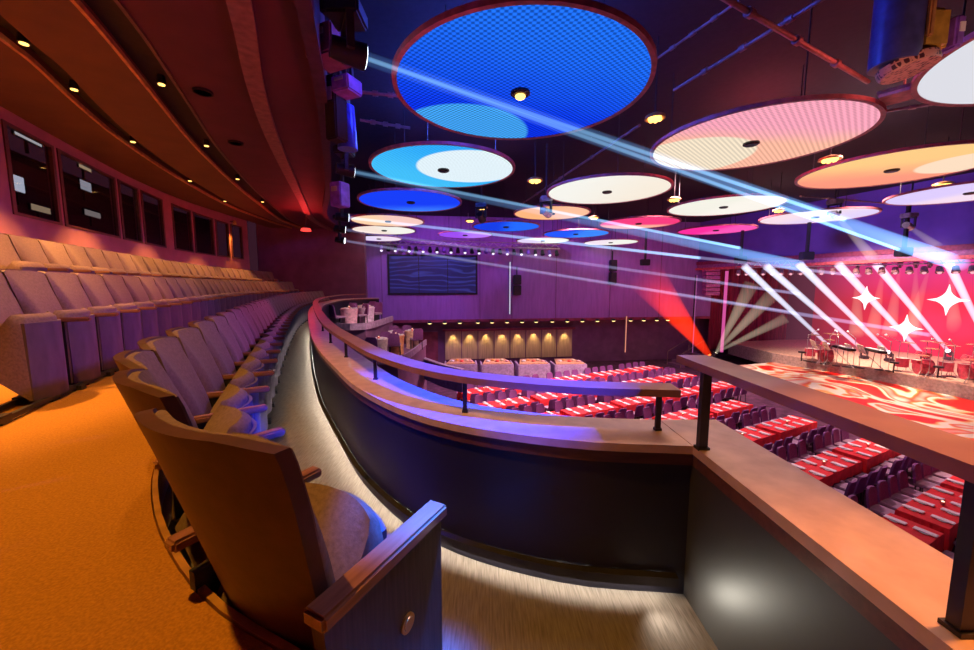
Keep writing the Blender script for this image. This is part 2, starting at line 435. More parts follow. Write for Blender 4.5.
# ------------------------------------------------------------------ rear wall with control-booth windows
PW = PX.off(3.55)
Z0, Z1 = 2.52, 4.04
wins = [(7, 57.5), (58.5, 115.5), (116, 137.5), (138, 161), (168, 188.5), (189, 210.5), (211, 225.5), (226, 239)]
segs = []
for a, b in wins:
    sa, sb = PW.hit(a, 170), PW.hit(b, 190)
    segs.append((sa, sb))
w = MB()
w.sweep(PW.cut(.5, PW.len), [(0, .9), (.12, .9), (.12, Z0), (0, Z0)]); w.sweep(PW.cut(.5, PW.len), [(0, Z1), (.12, Z1), (.12, 4.4), (0, 4.4)])
prev = .5
for sa, sb in segs + [(PW.len, None)]:
    if sa - prev > .03: w.sweep(PW.cut(prev, sa), [(0, Z0), (.12, Z0), (.12, Z1), (0, Z1)])
    prev = sb
struct_mesh(w, 'wall_left', K['wallpink'])
for i, (sa, sb) in enumerate(segs):
    o = bpy.data.objects.new(f'window_{i+1}', None); COL.objects.link(o); struct(o); p = PW.at((sa+sb)/2)[0]; o.location = (p.x, p.y, Z0)
    m = MB()
    m.sweep(PW.cut(sa, sb), [(-.02, Z0), (.06, Z0), (.06, Z0+.05), (-.02, Z0+.05)]); m.sweep(PW.cut(sa, sb), [(-.02, Z1-.05), (.06, Z1-.05), (.06, Z1), (-.02, Z1)])
    m.sweep(PW.cut(sa, sa+.09), [(-.02, Z0), (.06, Z0), (.06, Z1), (-.02, Z1)]); m.sweep(PW.cut(sb-.09, sb), [(-.02, Z0), (.06, Z0), (.06, Z1), (-.02, Z1)])
    rel(m, o).build('window_frame', K['frame'], o)
    m = MB(); m.sweep(PW.cut(sa+.09, sb-.09), [(.03, Z0+.05), (.036, Z0+.05), (.036, Z1-.05), (.03, Z1-.05)]); rel(m, o).build('window_pane', K['glass'], o)
bk = MB(); bk.sweep(PX.off(5.2), [(0, .9), (.1, .9), (.1, 4.4), (0, 4.4)]); struct_mesh(bk, 'wall_booth', K['booth'])
bk = MB(); bk.sweep(PX.off(3.7), [(0, 2.0), (1.5, 2.0), (1.5, 2.2), (0, 2.2)]); struct_mesh(bk, 'floor_booth', K['booth'])
# booth contents seen through the panes
def booth_screen(px, py, wd, ht, col, st, label, name='monitor', cat='monitor'):
    s = PW.off(.55).hit(px, py); p, d = PW.off(.55).at(s)
    z = at_depth(px, py, p.y)[2]
    o = thing(name, label, cat, (p.x, p.y, z), math.atan2(d.y, d.x), 'things in the control booth')
    MB().box((0, 0, 0), (wd, .03, ht)).build('bezel', K['black'], o)
    MB().box((0, -.018, 0), (wd*.9, .006, ht*.86)).build('screen', emis('screen', col, st), o)
    MB().box((0, .03, -ht*.5 - .1), (.05, .04, .25)).build('stand', K['black'], o)
booth_screen(18, 184, .30, .34, (.75, .8, .9), .8, 'white lit monitor behind the lowest corner of the first booth window')
booth_screen(27, 134, .85, .30, (.8, .78, .75), .7, 'long white light box at the top of the first booth window', 'light_box', 'light')
booth_screen(84, 165, .55, .26, (.9, .62, .35), .55, 'amber lit shelf sign high in the second booth window', 'light_box', 'light')
booth_screen(85, 186, .50, .26, (.6, .6, .65), .6, 'grey lit monitor in the middle of the second booth window')
booth_screen(92, 214, .75, .16, (.6, .5, .45), .4, 'low grey lit mixing desk in the second booth window', 'mixing_desk', 'desk')
booth_screen(40, 209, .65, .14, (.85, .6, .35), .4, 'warm lit control desk at the bottom of the first booth window', 'mixing_desk', 'desk')
booth_screen(198, 209, .7, .16, (.9, .5, .12), .6, 'amber reading lamp panel inside the sixth booth window', 'light_box', 'light')

# ------------------------------------------------------------------ balcony ceiling, in rings
H = CAMZ + 2.9
def ring(pts, ext=True): return smooth(pts, .2)
CA0 = PX.off(3.55)
CA = ring([(-3.3, -.6), (-4.5, 2.4), (-5.6, 4.72), (-5.85, 5.3), (-6.53, 6.5), (-7.36, 8.2), (-8.43, 11), (-9.45, 14.4), (-9.9, 17.5), (-10, 20)])
CB = ring([(-2.2, -1), (-3.3, 2.0), (-4.12, 4.23), (-4.81, 5.76), (-6.0, 8.3), (-7.25, 11.5), (-8.3, 14.6), (-9.2, 17.6), (-9.4, 20)])
CC = ring([(-1.0, .3), (-1.75, 2.5), (-2.54, 4.23), (-3.31, 5.76), (-4.28, 8.02), (-6.1, 12.8), (-7.5, 16.6), (-8.1, 20)])
CE = ring([(-.9, 1.0), (-1.4, 2.6), (-1.92, 4.2), (-2.62, 6.2), (-4.45, 10.8), (-6.3, 15.0), (-7.0, 18), (-7.2, 20)])
def span(name, A, B, z, m, th=.12, n=90):
    mb = MB(); ra = []
    for i in range(n + 1):
        a = A.at(A.len*i/n)[0]; b = B.at(B.len*i/n)[0]
        ra.append([mb.b.verts.new((q.x, q.y, zz)) for q, zz in ((a, z), (b, z), (b, z+th), (a, z+th))])
    for X, Y in zip(ra, ra[1:]):
        for j in range(4): mb.b.faces.new((X[j], X[(j+1) % 4], Y[(j+1) % 4], Y[j]))
    mb.b.faces.new(ra[0][::-1]); mb.b.faces.new(ra[-1])
    return struct_mesh(mb, name, m, 30)
CA0e = ring([(-4.6, -1.5), (-5.8, 1.2), (-6.9, 5.1), (-7.2, 6.2), (-8.0, 8.4), (-9.0, 11.2), (-9.9, 14.6), (-10.3, 17.5), (-10.4, 20)])
span('ceiling_rear', ring([(-6.5, -2), (-7.2, 3), (-8.2, 6), (-9.5, 10), (-10.6, 14), (-11.2, 20)]), CA.off(.05), H, K['warmceil'])
span('ceiling_middle', CA.off(-.22), CB.off(.08), H - .04, K['warmceil'])
span('ceiling_front', CB.off(-.30), CC.off(.10), H - .02, K['maroon'])
span('ceiling_edge', CC.off(-.12), CE, H - .06, K['maroon'])
m = MB(); m.sweep(CC, [(.10, H - .14), (.10, H + .1), (-.12, H + .1), (-.12, H - .14)]); struct_mesh(m, 'trim_6', K['bead'], 30)
for nm, P_, a in (('ceiling_slot_rear', CA, -.08), ('ceiling_slot_middle', CB, -.11)):
    m = MB(); m.sweep(P_.off(a), [(.25, H + .12), (.25, H + .2), (-.25, H + .2), (-.25, H + .12)]); struct_mesh(m, nm, K['slot'])
for nm, P_, a in (('trim_7', CA, .06), ('trim_8', CB, .09), ('trim_9', CB, -.32)):
    m = MB(); m.sweep(P_.off(a), [(.02, H - .05), (.02, H + .02), (-.02, H + .02), (-.02, H - .05)]); struct_mesh(m, nm, K['gold'] if nm != 'trim_9' else K['frame'])
m = MB(); m.sweep(CE, [(0, H - .25), (0, H + 1.5), (-.15, H + 1.5), (-.15, H - .25)]); struct_mesh(m, 'wall_fascia', mat('plum_fascia', (.06, .022, .05), .7), 30)
# little downlights in the slots
def downlight(P_, s, i, where):
    p, d = P_.at(s)
    o = thing('downlight', f'small amber downlight, {ordn(i)} from the near end of {where}', 'light', (p.x, p.y, H + .02), math.atan2(d.y, d.x), 'downlights in ' + where)
    MB().cone((0, 0, .1), (0, 0, -.02), .045, .06, 14).build('housing', K['dark'], o)
    MB().cone((0, 0, -.015), (0, 0, -.03), .042, .042, 14).build('lens', K['lamp'], o)
    return p
WARM = (1.0, .46, .10)
def spot(name, loc, to, col, pw, ang, blend=.5, rad=.05):
    l = bpy.data.lights.new(name, 'SPOT'); l.energy = pw; l.color = col; l.spot_size = math.radians(ang); l.spot_blend = blend; l.shadow_soft_size = rad
    o = bpy.data.objects.new(name, l); COL.objects.link(o); o.location = loc
    o.rotation_euler = (Vector(to) - Vector(loc)).to_track_quat('-Z', 'Y').to_euler(); return o
def point(name, loc, col, pw, rad=.2):
    l = bpy.data.lights.new(name, 'POINT'); l.energy = pw; l.color = col; l.shadow_soft_size = rad
    o = bpy.data.objects.new(name, l); COL.objects.link(o); o.location = loc; return o
i = 0
for px, py in ((24, 45), (75, 97), (133, 142), (190, 182), (225, 203)):
    s = CA.off(-.08).hit(px, py)
    if s: i += 1; downlight(CA.off(-.08), s, i, 'the rear ceiling slot')
i = 0
for px, py in ((162, 90), (207, 152), (238, 186), (263, 208)):
    s = CB.off(-.11).hit(px, py)
    if s: i += 1; downlight(CB.off(-.11), s, i, 'the middle ceiling slot')
for px, py in ((203, 95), (237, 157)):
    s = CC.off(.75).hit(px, py)
    if s:
        p = CC.off(.75).at(s)[0]
        o = thing('ceiling_speaker', 'small dark round speaker in the maroon ceiling, ' + ('nearer one' if px == 203 else 'farther one'), 'speaker', (p.x, p.y, H - .03))
        MB().cone((0, 0, 0), (0, 0, -.02), .12, .11, 20).build('grille', K['black'], o)
        MB().lathe([(.11, -.02), (.13, -.02), (.13, .01), (.11, .01)], seg=20).build('bezel', K['slot'], o)
# end wall of the balcony
m = MB(); m.box((-9.2, 20.3, 1.8), (5.6, .3, 5.4)); struct_mesh(m, 'wall_balcony_end', K['duskwall'])

# ------------------------------------------------------------------ main hall shell
FZ = CAMZ - 5.75
m = MB(); m.poly([(-9, -6), (36, -6), (38, 34), (-12, 30)], FZ - .1, FZ); struct_mesh(m, 'floor_hall', K['floor'])
CEIL = CAMZ + 4.4
m = MB(); m.poly([(-3, -8), (38, -8), (36, 34), (-12, 32)], CEIL, CEIL + .1); struct_mesh(m, 'ceiling_hall', K['hallceil'])
WY = lambda x: 25.6 + .14 * x
ang_w = math.atan(.14)
def on_wall(px, py, off=0):
    r = ray(px, py); t = 25.6 / (r[1] - .14 * r[0])
    return Vector((r[0]*t, r[1]*t, CAMZ + r[2]*t))
soff = CAMZ - 2.35
def wallbox(name, x0, x1, z0, z1, back, m, th=.2):
    mb = MB(); xm = (x0 + x1)/2
    mb.box((xm, WY(xm) + back + th/2, (z0+z1)/2), ((x1-x0)/math.cos(ang_w), th, z1-z0), rz=ang_w); return struct_mesh(mb, name, m)
wallbox('wall_far_upper', -9, 16.4, soff, CEIL, 0, K['purple'])
wallbox('wall_far_lower', -10, 16.4, FZ, soff + .1, 1.4, K['duskwall'])
wallbox('ceiling_soffit', -10, 16.4, soff - .02, soff + .1, .1, K['duskwall'], 1.5)
wallbox('trim_10', -9, 16.4, soff - .16, soff + .02, -.06, K['redwall'], .2)
# tall panel joints on the purple wall
for i, px in enumerate((382, 480, 512, 556, 610, 660)):
    p = on_wall(px, 290); mb = MB(); mb.box((p.x, p.y - .01, (soff + CEIL)/2), (.035, .03, CEIL - soff), rz=ang_w); struct_mesh(mb, f'trim_{11+i}', K['duskwall'])
# tan lit wainscot
a, b = on_wall(445, 350).x * 1.045, on_wall(572, 350).x * 1.045
wallbox('wall_wainscot', a, b, CAMZ - 5.3, CAMZ - 3.25, 1.25, K['tanpanel'], .1)
wallbox('trim_17', a - .15, b + .15, CAMZ - 3.25, CAMZ - 3.1, 1.0, K['redwall'], .3)
wallbox('wall_red_panel', -8, a - .5, CAMZ - 5.4, CAMZ - 3.3, 1.25, K['redwall'], .1)
for k in range(1, 8):
    x = a + (b - a)*k/8; mb = MB(); mb.box((x, WY(x) + 1.23, CAMZ - 4.27), (.05, .04, 2.04)); struct_mesh(mb, f'trim_{17+k}', K['duskwall'])
for k in range(8):
    x = a + (b - a)*(k + .5)/8
    spot('wainscot_lamp', (x, WY(x) + .98, CAMZ - 3.28), (x, WY(x) + 1.3, CAMZ - 4.7), (1, .68, .25), 75, 70, .8)
# sconce downlights under the soffit
sx = (430, 445, 460, 478, 492, 507, 522, 536, 552, 567, 582, 597, 613, 630, 643, 656, 667)
for i, px in enumerate(sx):
    p = on_wall(px, 322); z = soff - .2
    o = thing('soffit_lamp', f'warm lamp under the purple wall soffit, {ordn(i+1)} from the left', 'light', (p.x, p.y - .12, z), ang_w, 'lamps under the purple wall')
    MB().cone((0, 0, .14), (0, 0, 0), .10, .17, 16).build('housing', K['dark'], o)
    MB().sphere((0, 0, -.01), .13, 12, (1, 1, .45)).build('bulb', emis('bulb', (1, .72, .28), 2.2) if i == 0 else bpy.data.materials['bulb'], o)
    if i % 2 == 0: spot('soffit_glow', (p.x, p.y - .2, z - .06), (p.x, p.y + .1, z - 2), (1, .66, .22), 40, 100, .8)
# control-room screen in the purple wall
p0, p1 = on_wall(389, 256), on_wall(476, 293)
o = thing('wall_screen', 'wide dark blue screen of three panels in the purple far wall', 'screen', ((p0.x+p1.x)/2, (p0.y+p1.y)/2 - .04, p1.z), ang_w)
sw, sh = (p1.x - p0.x)/math.cos(ang_w), p0.z - p1.z
MB().box((0, 0, sh/2), (sw + .2, .1, sh + .2)).build('frame', K['black'], o)
scm = bpy.data.materials.new('blue_wave_screen'); scm.use_nodes = True; nt = scm.node_tree; bsd = nt.nodes['Principled BSDF']
tc = nt.nodes.new('ShaderNodeTexCoord'); wv = nt.nodes.new('ShaderNodeTexWave'); wv.bands_direction = 'Z'; wv.inputs['Scale'].default_value = .8; wv.inputs['Distortion'].default_value = 14; wv.inputs['Detail'].default_value = 2
mp = nt.nodes.new('ShaderNodeMapping'); mp.inputs['Scale'].default_value = (.35, 1, 1.2); nt.links.new(tc.outputs['Object'], mp.inputs[0]); nt.links.new(mp.outputs[0], wv.inputs['Vector'])
rp = nt.nodes.new('ShaderNodeValToRGB'); rp.color_ramp.elements[0].position = .72; rp.color_ramp.elements[0].color = (.012, .008, .06, 1); rp.color_ramp.elements[1].color = (.03, .03, .20, 1)
nt.links.new(wv.outputs['Fac'], rp.inputs[0]); nt.links.new(rp.outputs[0], bsd.inputs['Emission Color']); bsd.inputs['Emission Strength'].default_value = 1; bsd.inputs['Base Color'].default_value = (.01, .01, .04, 1); bsd.inputs['Roughness'].default_value = .3
for k in range(3):
    MB().box((sw*(k - 1)/3, -.06, sh/2), (sw/3 - .05, .03, sh - .04)).build('screen_panel', scm, o)
# dark loudspeaker boxes on the far wall
for i, (px, py, wd, ht) in enumerate(((517, 285, .5, 1.4), (612, 272, .45, 1.7))):
    p = on_wall(px, py)
    o = thing('column_speaker', ('narrow dark' if i == 0 else 'black two-box') + ' loudspeaker hung on the purple wall, ' + ('left one' if i == 0 else 'right one'), 'speaker', (p.x, p.y - .2, p.z), ang_w)
    for q in (-1, 1): MB().box((0, 0, q*ht/4), (wd, .35, ht/2 - .06), bev=.03).build('cabinet', K['black'], o)
    MB().box((0, .15, ht*.6), (.06, .06, ht*.5)).build('bracket', K['dark'], o)
# slim white light tubes
for i, (px, y0, y1, col) in enumerate(((510, 262, 314, (.8, .75, 1)), (626, 316, 352, (1, .35, .25)))):
    p = on_wall(px, y0); q = on_wall(px, y1)
    o = thing('light_tube', ('pale' if i == 0 else 'red') + ' upright light tube against the far wall', 'light', (p.x, p.y - .12, q.z))
    MB().cone((0, 0, 0), (0, 0, p.z - q.z), .04, .04, 8).build('tube', emis('tube_glow', col, .7), o)
    MB().box((0, .04, (p.z - q.z)/2), (.1, .03, p.z - q.z)).build('backing', K['dark'], o)

# ------------------------------------------------------------------ hall ceiling: lit discs
HZ = CAMZ + 2.7
BL, CY, WH, CR, PK, OR, MG, LI = (.01, .10, 1.0), (.06, .55, 1.0), (.93, .92, .86), (1.0, .80, .58), (1.0, .42, .38), (1.0, .45, .22), (1.0, .03, .35), (.80, .68, .98)
discs = [
 # x, y, R, label, material args, near
 (.47, 5.68, 1.76, 'largest blue disc light above the curved balcony rail', dict(c1=(.015, .17, 1), c2=(.004, .035, .9), c3=(.06, .40, 1), ang=1.9, edge=-.3, soft=1.4, circ=(-.9, 1.5, 1.15), dots=.085), 1),
 (-1.03, 9.33, 1.69, 'cyan disc light with a white inner circle', dict(c1=(.03, .42, 1), c2=CY, c3=(.80, .93, 1), ang=2.4, soft=1.2, circ=(.62, -.1, 1.22), dots=.085), 1),
 (-2.51, 12.88, 1.68, 'deep blue disc light behind the cyan one', dict(c1=(.01, .05, .95), c2=(.05, .22, 1), c3=WH, ang=1.5, edge=1.0, soft=.7), 0),
 (5.07, 7.62, 1.79, 'pink disc light with a cream near half', dict(c1=(1, .50, .36), c2=(.95, .38, .50), c3=(.90, .76, .58), ang=-1.57, edge=.35, soft=.5, circ=(-.75, .95, 1.25), dots=.11), 1),
 (3.51, 11.46, 1.75, 'cream white disc light between the cyan and pink ones', dict(c1=WH, c2=(.95, .85, .72), c3=WH, soft=1.5), 0),
 (8.28, 13.66, 1.80, 'cream disc light behind the pink one', dict(c1=(.92, .90, .80), c2=(.98, .93, .85), c3=WH), 0),
 (9.6, 9.35, 1.80, 'orange disc light at the right edge', dict(c1=(1, .62, .25), c2=(1, .33, .22), c3=(1, .75, .55), ang=1.2, soft=1.0, circ=(1.2, -.6, .9)), 0),
 (-4.25, 16.7, 1.55, 'peach disc light at the far left', dict(c1=(1, .66, .42), c2=(.95, .60, .55), c3=WH), 0),
 (-5.16, 19.48, 1.57, 'cream disc light behind the far left peach one', dict(c1=(.95, .78, .68), c2=WH, c3=WH), 0),
 (-6.42, 22.99, 1.34, 'lilac white disc light farthest to the left', dict(c1=LI, c2=(.9, .75, .9), c3=WH), 0),
 (2.47, 14.9, 1.45, 'apricot disc light half hidden behind the cream white one', dict(c1=(1, .48, .22), c2=(1, .55, .35), c3=WH), 0),
 (6.75, 17.3, 1.70, 'red disc light with a pink far edge', dict(c1=(.95, .05, .22), c2=(1, .45, .35), c3=WH, ang=1.5, edge=.5, soft=.4), 0),
 (11.45, 19.4, 1.75, 'magenta disc light over the stage front', dict(c1=MG, c2=(1, .10, .5), c3=WH), 0),
 (13.23, 15.7, 1.88, 'lilac disc light crossed by a broad blue beam', dict(c1=(.98, .76, .85), c2=LI, c3=WH, soft=1.2), 0),
 (14.3, 11.6, 1.8, 'pale lilac disc light under the orange one', dict(c1=(.75, .62, 1), c2=(.95, .75, .9), c3=WH), 0),
 (4.77, 20.82, 1.75, 'blue disc light among the small far ones', dict(c1=(.02, .10, 1), c2=(.05, .25, 1), c3=WH), 0),
 (3.47, 24.0, 1.65, 'white lilac disc light near the purple wall, left one', dict(c1=LI, c2=WH, c3=WH), 0),
 (8.0, 25.0, 1.70, 'white pink disc light near the purple wall, right one', dict(c1=(.95, .8, .9), c2=WH, c3=WH), 0),
 (.9, 18.3, 1.6, 'dark blue disc light behind the apricot one', dict(c1=(.01, .05, .8), c2=(.02, .15, 1), c3=WH), 0),
 (-1.2, 21.3, 1.5, 'violet disc light above the wall screen', dict(c1=(.35, .08, .9), c2=(.5, .2, 1), c3=WH), 0),
 (7.15, 4.25, 1.85, 'big cream disc light cut by the top right corner', dict(st=.82, c1=(.93, .88, .70), c2=(.90, .90, .98), c3=WH, ang=1.5, edge=-.8, soft=.9), 1),
]
for (x, y, R, lab, kw, near) in discs:
    o = thing('ceiling_disc_light', lab, 'disc light', (x, y, HZ), group='round disc lights under the hall ceiling')
    seg = 96 if near else 48
    MB().lathe([(R*.975, .0), (R*.975, .02)], seg=seg).build('diffuser', disc_mat('disc_' + lab.split()[0], **kw) if kw else K['rim'], o)
    MB().lathe([(R*.965, -.012), (R*1.0, -.016), (R*1.003, .045), (R*.972, .045), (R*.965, -.012)], seg=seg, cap=False).build('rim', K['rim'], o, 40)
    MB().lathe([(0, .024), (R*.968, .024), (R*.968, .044), (0, .044)], seg=seg).build('back_plate', K['black'], o)
    MB().lathe([(.11, -.05), (.14, -.03), (.13, .06)], seg=20).build('hub', K['black'], o)
    if near and kw and 'blue' in lab: MB().sphere((0, 0, -.06), .075, 12, (1, 1, .6)).build('hub_lamp', K['lamp'], o)
    for k in range(3):
        a = 2*PI*k/3 + .4
        MB().cone((R*.8*math.cos(a), R*.8*math.sin(a), .1), (R*.8*math.cos(a), R*.8*math.sin(a), CEIL - HZ), .012, .012, 6).build('rod', K['dark'], o)
# warm round ceiling lamps between the discs
for i, (px, py, z, lab) in enumerate(((655, 119, CAMZ+3.0, 'between the blue and pink discs'), (830, 160, CAMZ+3.0, 'between the pink and orange discs'), (943, 185, CAMZ+3, 'under the orange disc'),
        (535, 181, CAMZ+3, 'right of the cyan disc'), (482, 208, CAMZ+3, 'right of the deep blue disc'), (674, 200, CAMZ+3, 'left of the cream disc behind the pink one'), (779, 211, CAMZ+2.9, 'beside the lilac disc'),
        (346, 152, CAMZ+2.6, 'beside the balcony fascia left of the cyan disc'), (594, 218, CAMZ+3, 'right of the apricot disc'), (470, 221, CAMZ+3, 'right of the far left peach disc'))):
    q = on_level(px, py, z)
    o = thing('ceiling_lamp', 'round amber ceiling lamp ' + lab, 'light', q, group='amber lamps of the hall ceiling')
    rr = .17 if q[1] < 9 else .22
    MB().lathe([(rr*.5, .09), (rr, .05), (rr*1.05, 0), (rr*.9, 0), (rr*.85, .03), (.0, .03)], seg=24).build('housing', K['gold'], o, 30)
    for k in range(6): MB().sphere((rr*.5*math.cos(k*PI/3), rr*.5*math.sin(k*PI/3), .0), rr*.26, 10).build('bulb', K['lamp'], o)
    MB().cone((0, 0, .08), (0, 0, CEIL - z), .014, .014, 8).build('stem', K['dark'], o)

# ceiling pipes and trusses
def pipe(a, b, r, lab, joint=True):
    a, b = Vector(a), Vector(b)
    o = thing('ceiling_pipe', lab, 'pipe', tuple(a), group='pipes under the hall ceiling')
    MB().cone((0, 0, 0), b - a, r, r, 10).build('tube', K['pipe'], o)
    if joint:
        for t in (.25, .5, .75): MB().cone((b-a)*t - (b-a).normalized()*.05, (b-a)*t + (b-a).normalized()*.05, r*1.7, r*1.7, 10).build('clamp', K['pipe'], o)
zp = CAMZ + 3.5
pipe(on_level(690, -22, zp), on_level(868, 82, zp), .035, 'reddish pipe crossing towards the hanging cluster, front one of the crossing pair')
pipe(on_level(674, 90, zp + .1), on_level(850, -18, zp + .1), .03, 'reddish pipe crossing from the blue disc rim up to the top edge')
pipe(on_level(760, 130, zp), on_level(974, 98, zp), .025, 'thin reddish pipe between the pink and orange discs')
pipe(on_level(655, 60, zp + .3), on_level(740, 0, zp + .3), .02, 'thin dark red pipe beside the blue disc')
pipe(on_level(520, 205, zp), on_level(640, 125, zp), .03, 'dark bluish pipe between the blue and cream discs')
pipe(on_level(360, 120, zp), on_level(410, 128, zp), .03, 'violet pipe left of the cyan disc')
pipe(on_level(360, 92, zp), on_level(420, 98, zp), .03, 'violet pipe behind the rim of the largest blue disc')
pipe(on_level(800, 196, zp), on_level(905, 205, zp), .03, 'red lit pipe between the orange and lilac discs')
q = on_level(903, 97, CAMZ + 2.75)
o = thing('ceiling_panel', 'square pinkish ceiling panel under the hanging light cluster', 'panel', q, math.radians(38))
MB().box((0, 0, .03), (.46, .46, .05)).build('panel_face', mat('pink_panel', (.75, .40, .38), .6), o)
MB().box((0, 0, .07), (.5, .5, .04)).build('frame', K['pipe'], o)
MB().cone((0, 0, .08), (0, 0, CEIL - CAMZ - 2.75), .015, .015, 6).build('stem', K['dark'], o)
# hanging cluster, top right
q = at_depth(912, 40, 4.3)
o = thing('hanging_light_cluster', 'hanging lamp cluster with honeycomb face, blue body, yellow can and violet box', 'light', q)
MB().cone((-.17, 0, -.26), (-.17, 0, .55), .20, .20, 32).build('blue_body', K['bluehouse'], o, 40)
hc = bpy.data.materials.new('honeycomb'); hc.use_nodes = True; nt = hc.node_tree; bs = nt.nodes['Principled BSDF']
tc = nt.nodes.new('ShaderNodeTexCoord'); vo = nt.nodes.new('ShaderNodeTexVoronoi'); vo.inputs['Scale'].default_value = 17; vo.inputs['Randomness'].default_value = .2; vo.feature = 'DISTANCE_TO_EDGE'
nt.links.new(tc.outputs['Object'], vo.inputs['Vector']); rp = nt.nodes.new('ShaderNodeValToRGB'); rp.color_ramp.elements[0].position = .1; rp.color_ramp.elements[0].color = (.55, .25, .2, 1); rp.color_ramp.elements[1].position = .16; rp.color_ramp.elements[1].color = (.06, .01, .02, 1)
nt.links.new(vo.outputs['Distance'], rp.inputs[0]); nt.links.new(rp.outputs[0], bs.inputs['Base Color'])
m = MB(); m.lathe([(.0, -.03), (.30, -.03), (.32, .0), (.32, .06), (.0, .06)], seg=40); fo = m.build('honeycomb_face', hc, o, 40, (0, 0, -.28)); fo.scale = (1.0, .62, 1); fo.rotation_euler = (math.radians(-14), math.radians(-14), math.radians(10))
MB().box((.12, 0, .05), (.34, .26, .44), bev=.06).build('yellow_can', K['yellowcan'], o, 40)
MB().box((-.02, -.18, .2), (.06, .05, .55), bev=.015).build('orange_bracket', K['gold'], o)
MB().box((.36, -.05, .02), (.10, .16, .30), bev=.02).build('violet_box', K['violet'], o)
MB().box((.36, -.135, .05), (.05, .012, .09)).build('white_tag', K['plate'], o)
MB().cone((0, 0, .4), (0, 0, CEIL - q[2]), .03, .03, 10).build('stem', K['dark'], o)

# ------------------------------------------------------------------ stage
SZ, PZ = CAMZ - 4.85, CAMZ - 4.25
edge = smooth([(17.9, 23.5), (18.5, 21.9), (19.2, 20.4), (20.0, 18.0), (20.45, 15.5), (20.6, 12), (20.6, 8), (20.6, 0)], .4)
deckp = [(14.3, 22.2), (14.2, 18), (14.25, 14), (14.6, 0)] + [(20.8, 0)] + [(p.x + .1, p.y) for p in reversed(edge.p)]
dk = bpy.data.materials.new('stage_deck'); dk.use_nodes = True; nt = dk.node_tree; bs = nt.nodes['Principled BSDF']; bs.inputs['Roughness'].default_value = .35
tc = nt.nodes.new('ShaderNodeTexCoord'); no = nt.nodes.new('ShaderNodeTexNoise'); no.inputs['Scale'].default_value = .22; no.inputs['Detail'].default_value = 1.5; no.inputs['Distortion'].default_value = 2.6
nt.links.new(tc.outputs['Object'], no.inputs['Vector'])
rp = nt.nodes.new('ShaderNodeValToRGB'); cr = rp.color_ramp  # projected swirls and white pool of light painted into the deck colour
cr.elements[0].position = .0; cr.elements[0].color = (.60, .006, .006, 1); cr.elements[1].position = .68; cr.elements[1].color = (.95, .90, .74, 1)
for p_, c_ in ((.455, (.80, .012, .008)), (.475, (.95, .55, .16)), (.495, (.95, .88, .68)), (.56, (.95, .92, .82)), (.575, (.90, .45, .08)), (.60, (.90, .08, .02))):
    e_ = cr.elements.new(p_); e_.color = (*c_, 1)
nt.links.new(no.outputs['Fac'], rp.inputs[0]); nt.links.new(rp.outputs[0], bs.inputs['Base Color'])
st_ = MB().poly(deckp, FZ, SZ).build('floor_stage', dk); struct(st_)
pf = [tuple(p) for p in edge.p] + [(35.5, 0), (27, 30), (18, 28)]
m = MB(); m.poly(pf, SZ - .3, PZ - .04); struct_mesh(m, 'floor_stage_platform', mat('platform_riser', (.40, .30, .27), .6))
m = MB(); m.poly([(p[0] + .02, p[1]) for p in pf], PZ - .04, PZ); struct_mesh(m, 'floor_stage_platform_top', mat('platform_top', (.80, .55, .40), .5))
# LED backdrop
A, B = Vector((24.6, 28.6)), Vector((34.2, -.06))
dirv = (B - A).normalized(); L_ = (B - A).length
o = thing('stage_backdrop', 'tall glowing red stage backdrop with white four-pointed stars', 'backdrop', (A.x, A.y, PZ), math.atan2(dirv.y, dirv.x))
led = bpy.data.materials.new('red_led_wall'); led.use_nodes = True; nt = led.node_tree; nt.nodes.remove(nt.nodes['Principled BSDF'])
N = nt.nodes.new; LK = nt.links.new
tc = N('ShaderNodeTexCoord'); no = N('ShaderNodeTexNoise'); no.inputs['Scale'].default_value = .28; no.inputs['Detail'].default_value = 2; LK(tc.outputs['Object'], no.inputs['Vector'])
sp = N('ShaderNodeSeparateXYZ'); LK(tc.outputs['Object'], sp.inputs[0])
rp = N('ShaderNodeValToRGB'); cr = rp.color_ramp; cr.elements[0].position = .33; cr.elements[0].color = (.60, .006, .07, 1); cr.elements[1].position = .66; cr.elements[1].color = (1.0, .03, .10, 1)
e_ = cr.elements.new(.5); e_.color = (.95, .015, .04, 1); LK(no.outputs['Fac'], rp.inputs[0])
mr = N('ShaderNodeMapRange'); mr.inputs['From Min'].default_value = 3.2; mr.inputs['From Max'].default_value = 7.5; LK(sp.outputs['Z'], mr.inputs['Value'])
mx = N('ShaderNodeMixRGB'); mx.inputs[2].default_value = (.75, .05, .42, 1); LK(rp.outputs[0], mx.inputs[1]); LK(mr.outputs[0], mx.inputs[0])
e = N('ShaderNodeEmission'); LK(mx.outputs[0], e.inputs['Color']); LK(e.outputs[0], nt.nodes['Material Output'].inputs['Surface'])
m2 = N('ShaderNodeMapRange'); m2.inputs['From Min'].default_value = .5; m2.inputs['From Max'].default_value = 4.5; m2.inputs['To Min'].default_value = .22; m2.inputs['To Max'].default_value = .95; LK(sp.outputs['X'], m2.inputs['Value']); LK(m2.outputs[0], e.inputs['Strength'])
MB().box((L_/2, .1, 4), (L_, .2, 8)).build('led_wall', led, o)
star_m = emis('white_star', (1, .93, .95), 1.3)
